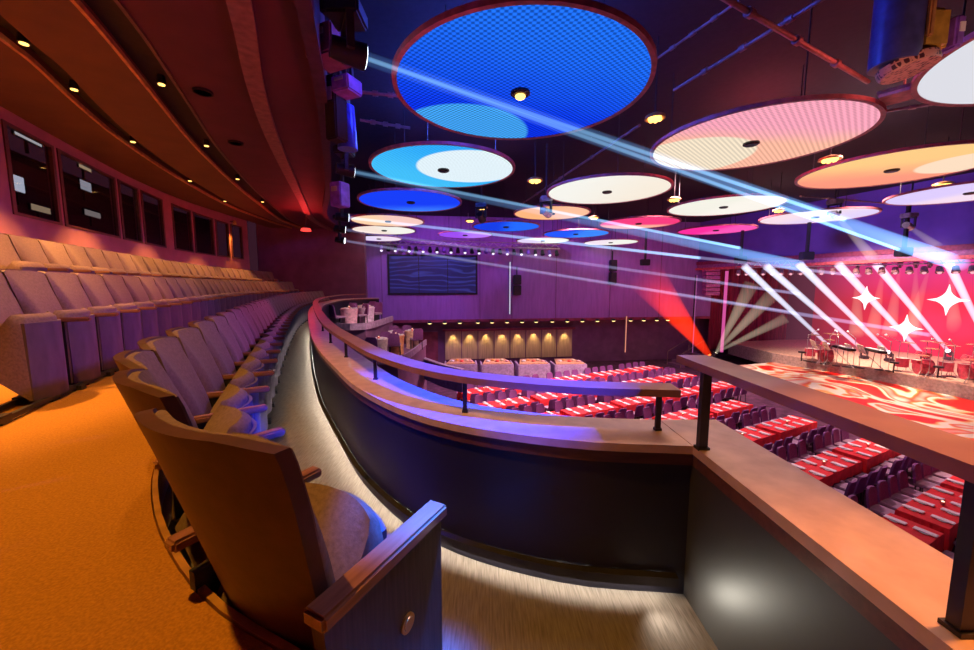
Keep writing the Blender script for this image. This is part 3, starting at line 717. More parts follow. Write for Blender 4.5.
for px, py, r in ((866, 298, .80), (906, 328, .85), (948, 300, .9)):
    r_ = ray(px, py); nrm = Vector((-dirv.y, dirv.x)); k = A.dot(nrm) / (r_[0]*nrm.x + r_[1]*nrm.y)
    P = Vector((r_[0]*k, r_[1]*k)); s = (P - A).dot(dirv); z = CAMZ + r_[2]*k - PZ
    mb = MB(); V = []
    for q in range(32):
        a = 2*PI*q/32
        rad = r / (abs(math.cos(a))**.55 + abs(math.sin(a))**.55)**(1/.55)
        rad = max(rad, r*.16)
        V.append((s + rad*math.cos(a)*.95, z + rad*math.sin(a)))
    a_ = [mb.b.verts.new((x, -.06, zz)) for x, zz in V]; b_ = [mb.b.verts.new((x, 0, zz)) for x, zz in V]
    mb.b.faces.new(a_); mb.b.faces.new(b_[::-1])
    for q in range(32): mb.b.faces.new((a_[q], b_[q], b_[(q+1) % 32], a_[(q+1) % 32]))
    mb.build('star', star_m, o)
# proscenium header, wall above it, side drape
pa, pb = Vector((15.2, 28.2)), Vector((24.4, 0))
def prosc(name, z0, z1, th, m, off=0):
    d = (pb - pa).normalized(); c_ = (pa + pb)/2 + Vector((-d.y, d.x))*-off
    mb = MB(); mb.box((c_.x, c_.y, (z0+z1)/2), ((pb-pa).length, th, z1-z0), rz=math.atan2(d.y, d.x)); return struct_mesh(mb, name, m)
prosc('wall_proscenium', CAMZ + 1.55, CEIL, .25, mat('violet_header', (.16, .08, .36), .8, 0, .1, 1))
prosc('trim_30', CAMZ + 1.38, CAMZ + 1.6, .5, mat('maroon_header', (.30, .04, .10), .6))
prosc('trim_31', CAMZ + 1.02, CAMZ + 1.16, .6, mat('red_header_lip', (.75, .12, .12), .5))
prosc('trim_32', CAMZ + 1.16, CAMZ + 1.38, .4, mat('plum_header', (.42, .14, .30), .6))
for k, px in enumerate((646, 742, 808, 905)):
    q = at_depth(px, 240, 22 - k*2.5 if k < 3 else 15)
    o = thing('hanging_post', f'dark post hanging from the violet header, {ordn(k+1)} from the left', 'post', (q[0], q[1], CAMZ + 1.2), group='posts on the violet header')
    MB().box((0, 0, .9), (.10, .10, 1.8)).build('pole', K['black'], o); MB().box((0, 0, .05), (.5, .3, .35), bev=.03).build('foot_box', K['black'], o)
mb = MB(); mb.sweep(Path([(15.2, 29.2), (17.5, 29.8), (20, 30.3), (22, 30.7), (23.6, 31)]), [(0, FZ), (.1, FZ), (.1, CEIL), (0, CEIL)]); struct_mesh(mb, 'wall_stage_side', K['duskwall'])
o = thing('stage_drape', 'dark red pleated drape at the left side of the stage', 'drape', (19.8, 28.6, PZ))
mb = MB(); pth = Path([(-3.2 + .08*i, -.4 + .02*i + .12*math.sin(i*1.1)) for i in range(90)]); mb.sweep(pth, [(0, -.6), (.04, -.6), (.04, 6.6), (0, 6.6)]); mb.build('cloth', K['curtain'], o, 60)
MB().cone((-3.3, -.4, 6.65), (4.0, 1.4, 6.65), .04, .04, 8).build('track', K['dark'], o)

# moving lights --------------------------------------------------------------
def beam(o, a, b, r0, r1, m):
    a, b = Vector(a) - Vector(o.location), Vector(b) - Vector(o.location)
    MB().cone(a, b, r0, r1, 20).build('light_beam', m, o)
def moving_head(loc, to, lab, beams, size=.3, group=None, hang=False, lens=(.8, .9, 1)):
    o = thing('moving_head_light', lab, 'stage light', loc, group=group)
    d = (Vector(to) - Vector(loc)).normalized(); s = size
    up = -1 if hang else 1
    MB().box((0, 0, -up*s*.95), (s*.9, s*.9, s*.4), bev=s*.06).build('base', K['black'], o)
    m = MB(); side = d.cross(Vector((0, 0, 1))).normalized() if abs(d.z) < .98 else Vector((1, 0, 0))
    for q in (-1, 1):
        c_ = side*q*s*.42; m.box((c_.x, c_.y, -up*s*.35), (s*.12, s*.2, s*.9), rz=math.atan2(side.y, side.x))
    m.box((0, 0, -up*s*.72), (s*.9, s*.2, s*.12), rz=math.atan2(side.y, side.x)); m.build('yoke', K['dark'], o)
    MB().cone(-d*s*.45, d*s*.45, s*.27, s*.34, 20).build('head', K['black'], o, 40)
    MB().cone(d*s*.45, d*s*.47, s*.29, s*.29, 20).build('lens', emis('lens', lens, 5), o)
    for (b, r0, r1, m_) in beams: beam(o, Vector(loc) + d*s*.5, b, r0, r1, m_)
    return o
hz_blue = haze('haze_blue', (.20, .46, 1.0), 0.75)
hz_cyan = haze('haze_cyan', (.30, .65, 1.0), 4.0)
hz_lil = haze('haze_lilac', (.55, .55, 1.0), 1.5)
hz_white = haze('haze_white', (.74, .80, 1.0), 2.7)
hz_cream = haze('haze_cream', (1, .80, .55), .28)
hz_fan = fading('haze_fan', (1, .82, .60), .9, 6.0)
hz_red = fading('haze_red', (1, .03, .0), 1.6, 7.2)
bal = 'stage lights hung along the balcony fascia'
def bhead(px, py, d, ends, lab, size=.34):
    loc = at_depth(px, py, d)
    bs = [(at_depth(ex, ey, ed), r0, r1, m_) for ex, ey, ed, r0, r1, m_ in ends]
    return moving_head(loc, bs[0][0], lab, bs, size, bal, True)
bhead(348, 52, 4.4, [(960, 264, 16.5, .07, .32, hz_blue), (845, 220, 13, .025, .06, hz_cyan), (900, 250, 15, .025, .06, hz_cyan)], 'large stage light under the balcony fascia, topmost one with the broad blue beam', .40)
bhead(345, 170, 7.2, [(800, 266, 18, .06, .26, hz_blue), (740, 248, 18, .03, .07, hz_cyan)], 'stage light on the balcony fascia level with the cyan disc')
bhead(342, 217, 9.5, [(860, 276, 18.5, .04, .08, hz_lil), (700, 258, 18, .04, .07, hz_cyan)], 'stage light on the balcony fascia level with the peach disc')
bhead(340, 229, 11.5, [(800, 294, 19, .05, .08, hz_lil)], 'stage light on the balcony fascia, second from the far end')
bhead(340, 240, 13, [(930, 335, 18, .05, .10, hz_lil), (790, 312, 19, .03, .06, hz_lil)], 'stage light on the balcony fascia, lowest in the picture')
# other hardware on the fascia
def fascia_box(px, py, d, dims, m, lab, cat='equipment box', name='equipment_box'):
    q = at_depth(px, py, d); o = thing(name, lab, cat, q, -.4, 'equipment on the balcony fascia')
    MB().box((0, 0, 0), dims, bev=.02).build('case', m, o)
    MB().box((0, -dims[1]/2 - .01, dims[2]*.2), (dims[0]*.5, .02, dims[2]*.2), bev=.005).build('connector_plate', K['steel'], o)
    MB().box((0, .1, dims[2]/2 + .12), (.04, .04, .3)).build('bracket', K['dark'], o)
fascia_box(330, 48, 5.0, (.42, .4, .34), mat('plum_case', (.22, .07, .16), .5), 'plum coloured equipment box high on the balcony fascia')
fascia_box(338, 5, 4.8, (.30, .3, .26), K['dark'], 'dark equipment box at the top edge on the balcony fascia')
fascia_box(347, 87, 5.6, (.30, .3, .20), K['violet'], 'small violet equipment box below the topmost stage light')
q = at_depth(347, 128, 6.2); o = thing('par_can_light', 'blue-lit cylindrical can light on the fascia above the amber lamp', 'stage light', q, group=bal)
MB().cone((0, 0, -.32), (0, 0, .32), .15, .12, 24).build('can', mat('blue_lit_can', (.06, .10, .85), .3, .1), o, 40); MB().box((0, 0, .42), (.05, .22, .3)).build('bracket', K['dark'], o)  # blue light falling on the can is put into its colour
fascia_box(340, 195, 8.4, (.3, .3, .5), K['violet'], 'violet equipment box on the fascia beside the deep blue disc')
fascia_box(336, 110, 6.0, (.22, .25, .9), K['slot'], 'tall dark equipment box on the fascia beside the blue-lit can light')
m = MB(); m.tube([at_depth(344, -10, 4.7), at_depth(345, 120, 6.4), at_depth(341, 200, 9.5), at_depth(338, 238, 14)], .035, 8)
o = m.build('lighting_bar', K['dark']); tag(o, 'long dark lighting bar following the balcony fascia', 'pipe')
# floor lights on the stage platform with white beams going up to the left
for i, (px, py, d, ex, ey, ed) in enumerate(((829, 346, 22.5, 744, 266, 21), (864, 357, 21.4, 766, 266, 20), (889, 361, 20.6, 799, 264, 19.5), (924, 364, 19.8, 838, 264, 19), (949, 356, 21, 876, 264, 20), (992, 352, 20.5, 948, 262, 19.5))):
    loc = at_depth(px, py, d); loc = (loc[0], loc[1], max(loc[2], PZ + .45))
    moving_head(loc, at_depth(ex, ey, ed), f'floor light on the stage platform throwing a white beam up left, {ordn(i+1)} from the left',
                [(at_depth(ex, ey, ed), .085, .19, hz_white)], .36, 'white beam lights on the stage platform', False, (1, .9, 1))
loc = at_depth(714, 356, 23.5)
lo = moving_head((loc[0], loc[1], SZ + .45), at_depth(757, 295, 23), 'floor light at the left stage corner fanning cream beams', [(at_depth(752, 283, 23), .06, .42, hz_fan), (at_depth(772, 295, 22.5), .06, .40, hz_fan), (at_depth(786, 318, 22), .06, .30, hz_fan)], .36, 'lights at the left stage corner', False, (1, .85, .6))
loc = at_depth(722, 359, 23)
moving_head((loc[0] - .7, loc[1], SZ + .4), at_depth(645, 270, 23), 'floor light at the left stage corner with a broad red beam', [(at_depth(642, 272, 23), .18, 1.15, hz_red)], .36, 'lights at the left stage corner', False, (1, .1, .02))
for i, (px, py, d, to, lab) in enumerate(((546, 212, 12.5, (620, 260, 18), 'silver moving light hanging beside the apricot disc'), (834, 213, 14.5, (873, 258, 18), 'silver moving light hanging in front of the lilac disc'),
        (908, 226, 15, (955, 258, 17), 'silver moving light hanging under the pale lilac disc'), (481, 217, 14, (520, 300, 20), 'dark moving light hanging under the amber lamp right of the deep blue disc'))):
    q = at_depth(px, py, d)
    o = moving_head(q, at_depth(*to), lab, [(at_depth(*to), .07, .22, hz_cream)] if i in (1, 2) else [], .42, 'moving lights hung in mid hall', True, (.9, .9, 1))
    MB().cone((0, 0, .4), (0, 0, CEIL - q[2]), .03, .03, 8).build('stem', K['dark'], o)
    for ch in o.children:
        if ch.name.startswith(('base', 'head')) and i < 3: ch.data.materials[0] = K['steel']
tw = thing('lighting_truss', 'lighting truss with small white lamps high before the purple far wall', 'truss', tuple(at_depth(450, 246, 24)))
ta, tb = Vector(at_depth(378, 244, 24.4)), Vector(at_depth(560, 249, 24)); m = MB()
for t_ in (.1, .5, .9): c_ = ta.lerp(tb, t_); m.cone(c_ + Vector((0, 0, .3)), (c_.x, c_.y, CEIL), .012, .012, 6)
for dz in (0, .3): m.cone(ta + Vector((0, 0, dz)), tb + Vector((0, 0, dz)), .03, .03, 6)
for k in range(36): m.cone(ta.lerp(tb, k/36) + Vector((0, 0, .3*(k % 2))), ta.lerp(tb, (k+1)/36) + Vector((0, 0, .3*((k+1) % 2))), .018, .018, 5)
rel(m, tw).build('lattice', K['steel'], tw)
tl = emis('truss_white', (.85, .75, 1), 1.4)
for k in range(26):
    p = ta.lerp(tb, (k + .5)/26) + Vector((0, 0, -.12)); m = MB(); m.cone(p, p + Vector((.02, -.12, -.28)), .09, .13, 10); rel(m, tw).build('lamp_housing', K['black'] if k % 3 else K['violet'], tw)
    if k % 2 == 0: m = MB(); m.sphere(p + Vector((.02, -.12, -.28)), .09, 8); rel(m, tw).build('lamp_lens', tl, tw)
# thin pink haze over the stage, its lit look put in as emission
m = MB(); m.poly([(19.5, 26.5), (18.6, 22.5), (21.0, 12), (27.6, 14), (24.3, 27)], PZ + .02, CAMZ + 1.2)
o = m.build('stage_haze', haze('haze_pink', (1.0, .22, .40), .016)); tag(o, 'thin pink haze hanging over the stage platform', 'haze', None, 'stuff')
# small spots with faint cream beams high on the stage truss
tr = thing('lighting_truss', 'long lighting truss with many small lamps under the stage header', 'truss', tuple(at_depth(860, 262, 20)))
ta, tb = Vector(at_depth(735, 268, 24)), Vector(at_depth(1000, 262, 15.5))
m = MB()
for dz in (0, .35):
    m.cone(ta + Vector((0, 0, dz)), tb + Vector((0, 0, dz)), .03, .03, 6)
for k in range(40):
    p = ta.lerp(tb, k/40); q = ta.lerp(tb, (k+1)/40); m.cone(p + Vector((0, 0, .35*(k % 2))), q + Vector((0, 0, .35*((k+1) % 2))), .018, .018, 5)
rel(m, tr).build('lattice', K['steel'], tr)
for k in range(22):
    p = ta.lerp(tb, (k + .5)/22) + Vector((0, 0, -.15)); m = MB(); m.cone(p, p + Vector((-.08, -.1, -.25)), .10, .14, 10); rel(m, tr).build('lamp_housing', K['pipe'], tr)
    m = MB(); m.sphere(p + Vector((-.08, -.1, -.25)), .075, 8); rel(m, tr).build('lamp_lens', emis('truss_lens', (1, .45, .55), 1.1) if k == 0 else bpy.data.materials['truss_lens'], tr)
for i, (px, px2) in enumerate(((858, 856), (884, 872), (900, 889), (916, 914), (930, 908), (950, 955))):
    p = at_depth(px, 266, 20.5)
    moving_head(p, at_depth(px2, 330, 22), f'small truss spotlight with a faint cream beam, {ordn(i+1)} from the left', [(at_depth(px2, 335, 22), .04, .35, hz_cream)], .2, 'small spots on the stage truss', True, (1, .8, .8))
# pink tubes, lattice tower by the stage corner
for i, (px, y0, y1, d) in enumerate(((727, 271, 352, 26.5), (697, 275, 356, 26.8), (700, 275, 356, 25))):
    a, b = at_depth(px, y0, d), at_depth(px, y1, d)
    if i == 2: continue
    o = thing('light_tube', ('bright' if i == 0 else 'thin dim') + ' pink upright tube left of the stage', 'light', (a[0], a[1], b[2]))
    MB().cone((0, 0, 0), (0, 0, a[2]-b[2]), .10 if i == 0 else .03, .10 if i == 0 else .03, 10).build('tube', emis('pink_tube', (.9, .12, .45) if i == 0 else (.4, .1, .3), .75), o)
    MB().box((0, .1, (a[2]-b[2])/2), (.12, .05, a[2]-b[2])).build('backing', K['dark'], o)
a, b = at_depth(704, 268, 27), at_depth(719, 295, 27)
o = thing('line_array', 'hanging pink lit stack of loudspeakers left of the stage', 'speaker', ((a[0]+b[0])/2, 27, b[2]))
for k in range(7): MB().box((0, .04*k*k*.1, (k + .5)*(a[2]-b[2])/7), (1.0, .5, (a[2]-b[2])/7 - .04), rx=.05*(3-k), bev=.02).build('cabinet', mat('pink_cabinet', (.55, .16, .40), .5) if k == 0 else bpy.data.materials['pink_cabinet'], o)
MB().cone((0, 0, a[2]-b[2]), (0, 0, CEIL - b[2]), .02, .02, 6).build('cable', K['dark'], o)
# stair with handrail at the far stage corner
q = on_level(676, 366, FZ); o = thing('stage_stair', 'short stair with a thin rail climbing to the left stage corner', 'stair', q, .25)
for k in range(5): MB().box((.35*k, 0, .18*(k + .5)), (.36, 1.3, .18*(k + 1)*.0 + .18)).build('step', K['duskwall'], o)
for s in (-.65, .65): MB().tube([(-.2, s, 0), (-.2, s, .95), (1.6, s, 1.85), (1.6, s, .9)], .025, 6).build('rail', K['pipe'], o)

# ------------------------------------------------------------------ instruments on the platform
inst_m = mat('red_drum_shell', (.55, .06, .10), .3); cym = mat('cymbal', (.9, .62, .30), .25, .85, .05); head_m = mat('drum_head', (.75, .62, .58), .5)
def drum_kit(loc, rz, lab):
    o = thing('drum_kit', lab, 'drums', loc, rz)
    def drum(nm, c_, r, h, tilt=0):
        t = Matrix.Translation(c_) @ Matrix.Rotation(tilt, 4, 'X')
        d_ = MB().lathe([(r, -h/2), (r*1.03, -h/2), (r*1.03, -h/2+.03), (r, -h/2+.03), (r, h/2-.03), (r*1.03, h/2-.03), (r*1.03, h/2), (r, h/2)], seg=24, m=t).build(nm, inst_m, o, 40)
        MB().lathe([(0, h/2 + .004), (r*.97, h/2 + .004), (r*.97, h/2 - .01)], seg=24, m=t).build('drum_head', head_m, d_)
    drum('bass_drum', (0, -.3, .38), .36, .45, PI/2); drum('snare_drum', (-.45, .2, .68), .18, .16); drum('floor_tom', (.55, .2, .45), .24, .42)
    drum('tom', (-.2, -.25, .95), .16, .22, .3); drum('tom', (.2, -.25, .95), .17, .24, .3)
    for x, y, z in ((-.75, -.1, 1.35), (.8, -.1, 1.4), (-.95, .3, 1.05), (.4, -.55, 1.55), (-.4, -.55, 1.6)):
        c_ = MB().lathe([(0, .04), (.05, .03), (.24, 0), (.24, -.008), (0, .01)], (x, y, z), 24).build('cymbal', cym, o)
        m = MB(); m.cone((x, y, 0.02), (x, y, z), .012, .01, 6)
        for k in range(3): m.cone((x, y, .3), (x + .22*math.cos(k*2.1), y + .22*math.sin(k*2.1), 0), .01, .01, 5)
        m.build('stand', K['steel'], o)
    MB().lathe([(.03, 0), (.03, .45), (.17, .46), (.17, .53), (0, .54)], (0, .75, 0), 16).build('stool', K['black'], o)
def on_plat(px, py): return on_level(px, py, PZ)
drum_kit(on_plat(914, 374), 1.2, 'drum kit in front of the lower right star on the stage platform')
drum_kit(on_plat(818, 362), 1.2, 'drum kit at the far left of the stage platform')
drum_kit(on_plat(960, 379), 1.2, 'drum kit at the right edge of the stage platform')
def keyboard(loc, rz, lab):
    o = thing('keyboard', lab, 'instrument', loc, rz)
    MB().box((0, 0, .95), (1.3, .38, .12), bev=.02).build('body', K['black'], o); MB().box((0, -.06, 1.015), (1.15, .2, .02)).build('keys', K['plate'], o)
    for s in (-1, 1): MB().tube([(.5*s, -.25, 0), (-.5*s, .25, .9)], .02, 6).build('leg', K['steel'], o)
keyboard(on_plat(842, 366), 1.3, 'keyboard on crossed legs between the left floor lights of the stage')
keyboard(on_plat(872, 369), 1.3, 'keyboard on crossed legs near the middle of the stage platform')
for i, (px, py) in enumerate(((806, 361), (828, 363), (836, 366), (853, 366), (888, 371), (897, 371), (941, 377), (951, 377))):
    q = on_plat(px, py); o = thing('microphone_stand', f'microphone stand on the stage platform, {ordn(i+1)} from the left', 'microphone stand', q, .5*i, 'microphone stands on the stage')
    m = MB(); m.cone((0, 0, .05), (0, 0, 1.5), .014, .012, 6)
    m.build('pole', K['steel'], o); MB().lathe([(.16, 0), (.16, .03), (.02, .05)], seg=14).build('base', K['black'], o); MB().cone((0, 0, 1.45), (.5, 0, 1.75), .01, .01, 6).build('boom', K['steel'], o)
    MB().sphere((.52, 0, 1.76), .05, 8).build('microphone', K['plate'], o)
for i, (px, py) in enumerate(((812, 362), (824, 364), (847, 367), (859, 368), (880, 370))):
    q = on_plat(px, py); o = thing('music_stand', f'cream lit music stand on the stage platform, {ordn(i+1)} from the left', 'music stand', q, 1.2, 'music stands on the stage')
    MB().box((0, 0, 1.0), (.6, .03, .42), rx=-.35).build('desk', mat('cream_desk', (.9, .7, .5), .6) if i == 0 else bpy.data.materials['cream_desk'], o)
    MB().cone((0, 0, .03), (0, .03, .95), .018, .015, 6).build('pole', K['steel'], o); MB().lathe([(.22, 0), (.2, .03), (.02, .06)], seg=12).build('base', K['black'], o)

# ------------------------------------------------------------------ banquet tables
U, Vv = Vector((.9, .436)), Vector((-.436, .9))
ang = math.atan2(U.y, U.x)
sill_px = sorted([pj(p.x, p.y, .69) for p in PB.off(-.27).p[:-20]] + [pj(1.12, y, .69) for y in (1.6, 1.3, 1.0, .8, .7, .6)])
def above_sill(px, py, pad):
    for a, b in zip(sill_px, sill_px[1:]):
        if a[0] <= px <= b[0]:
            y = a[1] + (b[1]-a[1])*(px-a[0])/max(1e-6, b[0]-a[0]); return py < y + pad
    return px > 300
TL, TW, TH = 2.35, .78, .75
def make_table():
    t = thing('banquet_table', 'x', 'table', group='red banquet tables')
    mb = MB()
    n = 64; ring0, ring1, ring2 = [], [], []
    for k in range(n):
        a = 2*PI*k/n; cx, cy = math.cos(a), math.sin(a)
        s = 1/max(abs(cx), abs(cy)); x, y = cx*s, cy*s
        corner = min(abs(x), abs(y))**6
        wv_ = .025*math.sin(k*2.2)
        ring0.append(mb.b.verts.new((x*TL/2, y*TW/2, TH)))
        ring1.append(mb.b.verts.new((x*(TL/2+.012), y*(TW/2+.012), TH-.03)))
        ring2.append(mb.b.verts.new((x*(TL/2+.03+wv_), y*(TW/2+.03+wv_), TH-.28-.38*corner)))
    for A_, B_ in ((ring0, ring1), (ring1, ring2)):
        for k in range(n): mb.b.faces.new((A_[k], A_[(k+1) % n], B_[(k+1) % n], B_[k]))
    mb.b.faces.new(ring0)
    cl = mb.build('tablecloth', K['cloth'], t, 30)
    for sx in (-1, 1):
        for sy in (-1, 1): MB().cone((sx*TL*.44, sy*TW*.38, 0), (sx*TL*.44, sy*TW*.38, TH-.04), .02, .02, 6).build('leg', K['dark'], t)
    MB().box((0, 0, TH-.02), (TL-.02, TW-.02, .03)).build('tabletop', K['trimdark'], t)
    return t
def make_chair():
    t = thing('banquet_chair', 'x', 'chair')
    m = MB(); m.box((0, .02, .45), (.44, .44, .08), bev=.02); m.build('seat', K['chairseat'], t)
    m = MB(); m.shell(lambda u, v: (u*(.215 - .02*v*v - (.05*max(0, v-.85)/.15)), -.18 - .07*v + .03*u*u, .46 + .46*v), lambda u, v: (u*(.215 - .02*v*v - (.05*max(0, v-.85)/.15)), -.23 - .07*v + .03*u*u, .46 + .46*v), 6, 6)
    m.build('backrest', K['chairup'], t, 50)
    for sx in (-1, 1):
        for sy in (-1, 1): MB().cone((sx*.19, sy*.19 + .02, 0), (sx*.18, sy*.18 + .02, .42), .014, .018, 6).build('leg', K['dark'], t)
    return t
def make_plate():
    t = thing('dinner_plate', 'x', 'plate')
    MB().lathe([(0, .004), (.06, .004), (.10, .014), (.105, .018), (.098, .02), (.06, .010), (0, .009)], seg=20).build('dish', K['plate'], t, 40)
    MB().box((0, 0, .026), (.14, .34, .024), bev=.008).build('napkin', K['plate'], t)
    return t
def make_candle():
    t = thing('candle_glass', 'x', 'candle')
    MB().lathe([(.0, 0), (.035, 0), (.045, .09), (.04, .09), (.032, .01), (0, .01)], seg=14).build('glass_cup', mat('red_glass', (.9, .25, .2), .1), t, 40)
    MB().sphere((0, 0, .075), .028, 8).build('flame', emis('flame', (1, .75, .5), 3), t)
    return t
protos = [make_table(), make_chair(), make_plate(), make_candle()]
used = [False]*4
def put(i, loc, rz, lab, grp):
    if not used[i]:
        used[i] = True; o = protos[i]; o.location = loc; o.rotation_euler.z = rz; o['label'] = lab; o['group'] = grp; return o
    return dup(protos[i], loc, rz, lab, grp)
tcount = ccount = pcount = 0
rows = [(2.83 + 2.2*k) for k in range(-1, 8)]
ri = 0
for k, n in enumerate(rows):
    if n > 17.6: continue
    row = []
    for j in range(-2, 5):
        u = 12.9 + 2.65*(j)
        if u > 19: continue
        if u > 15.9 and n < 11: continue
        P = U*u + Vv*n
        if P.x > 13.2: continue
        px, py = pj(P.x, P.y, FZ + .75)
        pxl, pyl = pj(*(P - U*1.1), FZ + .75); pxr, pyr = pj(*(P + U*1.1), FZ + .75)
        if pxr < 385 or pxl > 985: continue
        if P.y > WY(P.x) - 3.6: continue
        if not (above_sill(px, py, 12) or above_sill(pxr, pyr, 5) or above_sill(pxl, pyl, 5)): continue
        row.append((u, P))
    if not row: continue
    ri += 1
    for ti, (u, P) in enumerate(row):
        place = f'table {ORD[ti+1]} from left in {ORD[ri]} row'
        desc = f'{ORD[ti+1]} table from left, {ORD[ri]} red row'
        put(0, (P.x, P.y, FZ), ang, f'red-clothed banquet table, {ORD[ti+1]} from left in the {ORD[ri]} row from the balcony', 'red banquet tables on the hall floor'); tcount += 1
        put(3, (P.x, P.y, FZ + TH + .001), ang, f'lit candle glass on the {desc}', 'candle glasses on the red tables')
        for side in (-1, 1):
            for q in range(4):
                du = (q - 1.5)*.575
                pc = P + U*du + Vv*side*(TW/2 + .30)
                x_, y_ = pj(pc.x, pc.y, FZ + .85)
                sd = 'near' if side < 0 else 'far'
                if -15 < x_ < 990 and above_sill(x_, y_, 6):
                    put(1, (pc.x, pc.y, FZ), ang + (0 if side < 0 else PI) + random.uniform(-.06, .06), f'purple chair, {ORD[q+1]} on {sd} side, {desc}', 'purple banquet chairs'); ccount += 1
                pc = P + U*du + Vv*side*(TW/2 - .17)
                x_, y_ = pj(pc.x, pc.y, FZ + .76)
                if -5 < x_ < 980 and above_sill(x_, y_, 3):
                    put(2, (pc.x, pc.y, FZ + TH + .002), ang, f'white plate, {ORD[q+1]} on {sd} side, {desc}', 'white place settings on the red tables'); pcount += 1
print('TABLES', tcount, 'CHAIRS', ccount, 'PLATES', pcount)
# lavender booths in front of the tan panels
for i, px in enumerate((457, 488, 517, 546)):
    px = 461 + i*36.5
    q = at_depth(px, 385, 21.8)
    o = thing('dining_booth', f'lavender dining booth with a food-laden table, {ordn(i+1)} from the left', 'booth', (q[0], q[1], FZ), .08, 'lavender booths before the tan panels')
    MB().box((0, 0, .55), (1.9, .12, 1.1), bev=.02).build('partition', K['lav'], o)
    for s in (-1, 1): MB().box((s*.92, .6, .55), (.1, 1.2, 1.1), bev=.02).build('side_partition', K['lav'], o)
    MB().poly([(-.85, .1), (.85, .1), (.6, 1.5), (-.6, 1.5)], 1.1, 1.16).build('tabletop', mat('amber_top', (.75, .42, .22), .5) if i == 0 else bpy.data.materials['amber_top'], o)
    m = MB()
    MB().box((0, .75, .55), (.1, .1, 1.1)).build('pedestal', K['dark'], o)
    for k in range(5):
        pl = thing('serving_dish', f'{["white", "orange", "red", "cream", "pink"][k]} dish on the table of the {ordn(i+1)} lavender booth', 'dish', (q[0] - .55 + .28*k, q[1] + .55 + .3*(k % 2), FZ + 1.161), 0, 'dishes on the lavender booths')
        nm = f'dish_{k}'
        mm = bpy.data.materials.get(nm) or mat(nm, [(.9, .85, .8), (.95, .4, .1), (.9, .1, .08), (.9, .75, .5), (.95, .5, .5)][k], .4)
        MB().lathe([(0, .0), (.08, .0), (.14, .05), (.13, .06), (0, .03)], seg=14).build('bowl', mm, pl); MB().sphere((0, 0, .05), .10, 10, (1, 1, .6)).build('food', mm, pl)
# ------------------------------------------------------------------ side loge beyond the far end of the balcony
LG = smooth([at_depth(366, 325, 22.5)[:2], at_depth(384, 338, 20.5)[:2], at_depth(404, 349, 18.6)[:2], at_depth(440, 366, 15.6)[:2], at_depth(462, 375, 14.6)[:2]], .3)
lz = CAMZ - 3.35
m = MB(); m.sweep(LG, [(0, lz - .9), (0, lz), (.14, lz), (.14, lz - .9)]); struct_mesh(m, 'wall_loge', K['bluehouse'])
m = MB(); m.sweep(LG, [(-.03, lz), (-.03, lz + .05), (.17, lz + .05), (.17, lz)]); struct_mesh(m, 'trim_33', K['lav'])
m = MB(); m.poly([(-4.55, 13.4), (-3.1, 13.0), (-2.8, 17.2), (-4.35, 17.6)], FZ, CAMZ - 2.75); struct_mesh(m, 'floor_loge', K['duskwall'])
m = MB(); m.poly([(-5.75, 14.3), (-4.6, 14.3), (-4.4, 17.6), (-6.15, 17.6), (-6.0, 15.6)], FZ, CAMZ - 1.7); struct_mesh(m, 'floor_loge_upper', K['duskwall'])
for nm, pts_, z in (('wall_loge_lower_kerb', [(-4.5, 13.4), (-3.1, 13.0), (-2.8, 17.2)], CAMZ - 2.75), ('wall_loge_upper_kerb', [(-5.7, 14.3), (-4.6, 14.3), (-4.4, 17.6)], CAMZ - 1.7)):
    m = MB(); m.sweep(smooth(pts_, .5), [(.02, z), (.02, z + .25), (-.04, z + .25), (-.04, z)]); struct_mesh(m, nm, K['lav'])
cl_cols = [(.85, .50, .60), (.80, .62, .80), (.95, .55, .25), (.9, .72, .62), (.95, .42, .18), (.80, .62, .80), (.95, .6, .4)]
cl_names = ['pink', 'lilac', 'amber', 'cream', 'orange', 'pale lilac', 'peach']
for li, (x, y, z) in enumerate(((-5.45, 15.0, CAMZ - 1.7), (-5.05, 15.9, CAMZ - 1.7), (-5.5, 16.9, CAMZ - 1.7), (-4.0, 13.9, CAMZ - 2.75), (-3.6, 14.9, CAMZ - 2.75), (-3.9, 16.1, CAMZ - 2.75), (-3.25, 16.4, CAMZ - 2.75))):
    q = Vector((x, y, z)); nm = cl_names[li]
    o = thing('cocktail_table', f'small round table with a {nm} cloth on the side loge', 'table', q, 0, 'round tables on the side loge')
    MB().lathe([(.28, .0), (.29, .3), (.33, .70), (.35, .74), (0, .745)], seg=20).build('tablecloth', mat('loge_cloth', cl_cols[li], .7), o, 40)
    MB().lathe([(.25, 0), (.05, .03), (.04, .7)], seg=12).build('pedestal', K['dark'], o)
    put(3, (x, y, z + .75), 0, f'lit candle glass on the {nm} round table of the side loge', 'candle glasses on the side loge')
    for k in range(3):
        a = k*2.1 + li; put(2, (x + .2*math.cos(a), y + .2*math.sin(a), z + .747), a, f'white plate, {ordn(k+1)} on the {nm} round table of the side loge', 'plates on the side loge')
    for k in range(2):
        a = k*PI + .9 + li*.2; put(1, (x + .52*math.cos(a), y + .52*math.sin(a), z), a + PI/2, f'purple chair, {ordn(k+1)} beside the {nm} round table of the side loge', 'chairs on the side loge')

# ------------------------------------------------------------------ lights
VIO, BLU, MAG, RED_ = (.42, .26, 1.0), (.10, .18, 1.0), (1.0, .22, .62), (1.0, .06, .06)
